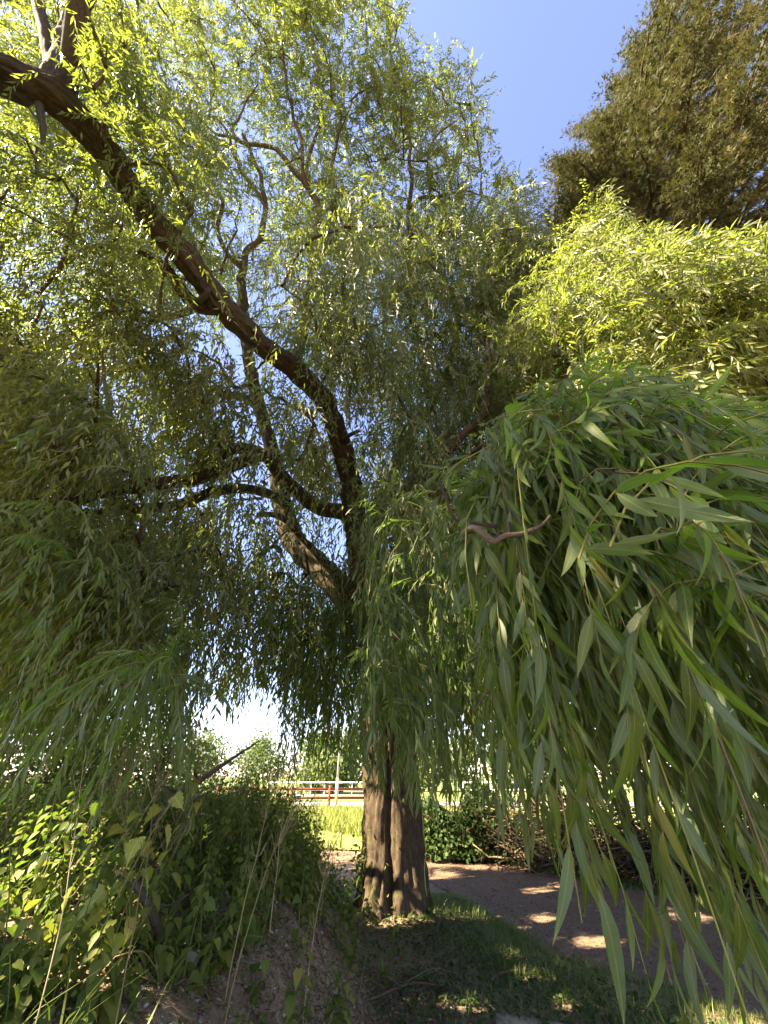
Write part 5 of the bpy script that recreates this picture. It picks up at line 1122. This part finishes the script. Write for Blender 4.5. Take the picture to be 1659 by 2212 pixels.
# leafy growth round the foot of the trunk
f = Foliage(); n = 900; p = on_ray(815, 1950) + rng.normal(size=(n, 3)) * np.array([.17, .12, .2]) + [0, 0, .22]; p = p[p[:, 2] > H(p[:, 0], p[:, 1])]; n = len(p)
f.add(leaf_batch('h', p, rand_unit(n) + [0, -.3, -.5], rand_unit(n) + [0, -.4, .6], rng.uniform(.035, .065, n), rng.uniform(.025, .045, n), np.clip(rng.normal(.55, .2, n), 0, 1))); o = f.build('trunk_foot_weeds', M['nettle'], None)

# ------------------------------------------------------------------ railings, fence, pole, wires
M['white'] = plain_mat('white_paint', (.74, .73, .70), (.82, .81, .78), 5, .6)
M['red'] = plain_mat('red_brown_paint', (.15, .032, .024), (.21, .05, .035), 6, .7)
M['steel'] = plain_mat('galvanised_steel', (.42, .43, .44), (.55, .56, .57), 3, .5, spec=.5)
M['wood'] = plain_mat('pale_wood', (.42, .33, .16), (.55, .44, .24), 6, .8)
def railing(x0, x1, y, label):
    root = thing('railing', label, 'railing', (x0, y, 0), None)
    for z in (.32, .62, 1.02):
        m_ = MB(); m_.tube([[x0, y, z], [(x0 + x1) / 2, y, z], [x1, y, z]], .035, 8); m_.build('rail', M['white'], root)
    n = int((x1 - x0) / .9)
    for k in range(n + 1):
        m_ = MB(); m_.tube([[x0 + k * .9, y + .05, 0], [x0 + k * .9, y + .05, .5], [x0 + k * .9, y + .05, 1.02]], .026, 6); m_.build('post', M['white'], root)
railing(-7.5, 1.2, 31.0, 'white metal railing beyond the road left of the willow trunk')
railing(5.2, 12.2, 31.0, 'white metal railing beyond the road right of the willow trunk')
def red_fence(x0, x1, y, label):
    root = thing('wooden_fence', label, 'fence', (x0, y, 0), None)
    for z in (.42, .80):
        m_ = MB(); m_.box([(x0 + x1) / 2, y, z], x1 - x0, .045, .11); m_.build('rail', M['red'], root)
    x = x0
    while x <= x1:
        m_ = MB(); m_.box([x, y - .065, .48], .13, .08, .96); m_.build('post', M['red'], root); x += 2.0
red_fence(-8.9, -1.0, 25.4, 'red-brown post and rail fence at the near edge of the road') 
def lamp(px, y, h, label):
    p = P(px, 1720, 10); x = p[0] * y / p[1]; root = thing('lamp_post', label, 'lamp post', (x, y, 0))
    m_ = MB(); m_.tube([[x, y, 0], [x, y, .65], [x, y, 1.3]], .075, 10); m_.build('lower_sleeve', M['wood'], root, shade=True)
    m_ = MB(); m_.tube([[x, y, 1.3], [x + .03, y, h * .6], [x + .06, y, h]], [.06, .05, .04], 10); m_.build('pole', M['steel'], root, shade=True)
    m_ = MB(); m_.tube([[x + .06, y, h], [x + .2, y, h + .12], [x + .55, y, h + .16]], [.035, .03, .03], 8); m_.build('arm', M['steel'], root)
    m_ = MB(); m_.tube([[x + .5, y, h + .15], [x + .7, y, h + .15], [x + 1.0, y, h + .13]], [.06, .10, .05], 8); m_.build('lamp_head', M['steel'], root, shade=True)
    return x
lxp = lamp(727, 24.5, 4.8, 'thin grey lamp post in front of the railing, in the opening left of the trunk')
def upole(x, y, h, label):
    root = thing('utility_pole', label, 'utility pole', (x, y, 0)); m_ = MB(); m_.tube([[x, y, 0], [x, y, h / 2], [x, y, h]], [.14, .12, .10], 10); m_.build('pole', M['bark2'], root, shade=True)
    m_ = MB(); m_.box([x, y - .16, h - .3], 2.0, .1, .1); m_.build('crossarm', M['bark2'], root)
ya = 62.0
upole(-42, ya, 9.3, 'wooden utility pole hidden by the left foliage'); upole(16, ya, 9.3, 'wooden utility pole behind the bough at the right')
for k, (dx, dz) in enumerate(((-.9, .0), (0, -.75), (.9, -1.75))):
    n = 30; t = np.linspace(0, 1, n); p = np.stack([-42 + dx + 58 * t, np.full(n, ya - .16 - .08), 9.1 + dz * 1.0 - .9 * 4 * t * (1 - t)], -1); m_ = MB(); m_.tube(p, .016, 4)
    o = m_.build('power_line', M['bark'], None); tag(o, ['highest of the three thin wires crossing the sky gap', 'middle one of the three thin wires in the sky gap', 'lowest of the three thin wires in the sky gap'][k], 'wire', 'wires between the utility poles')
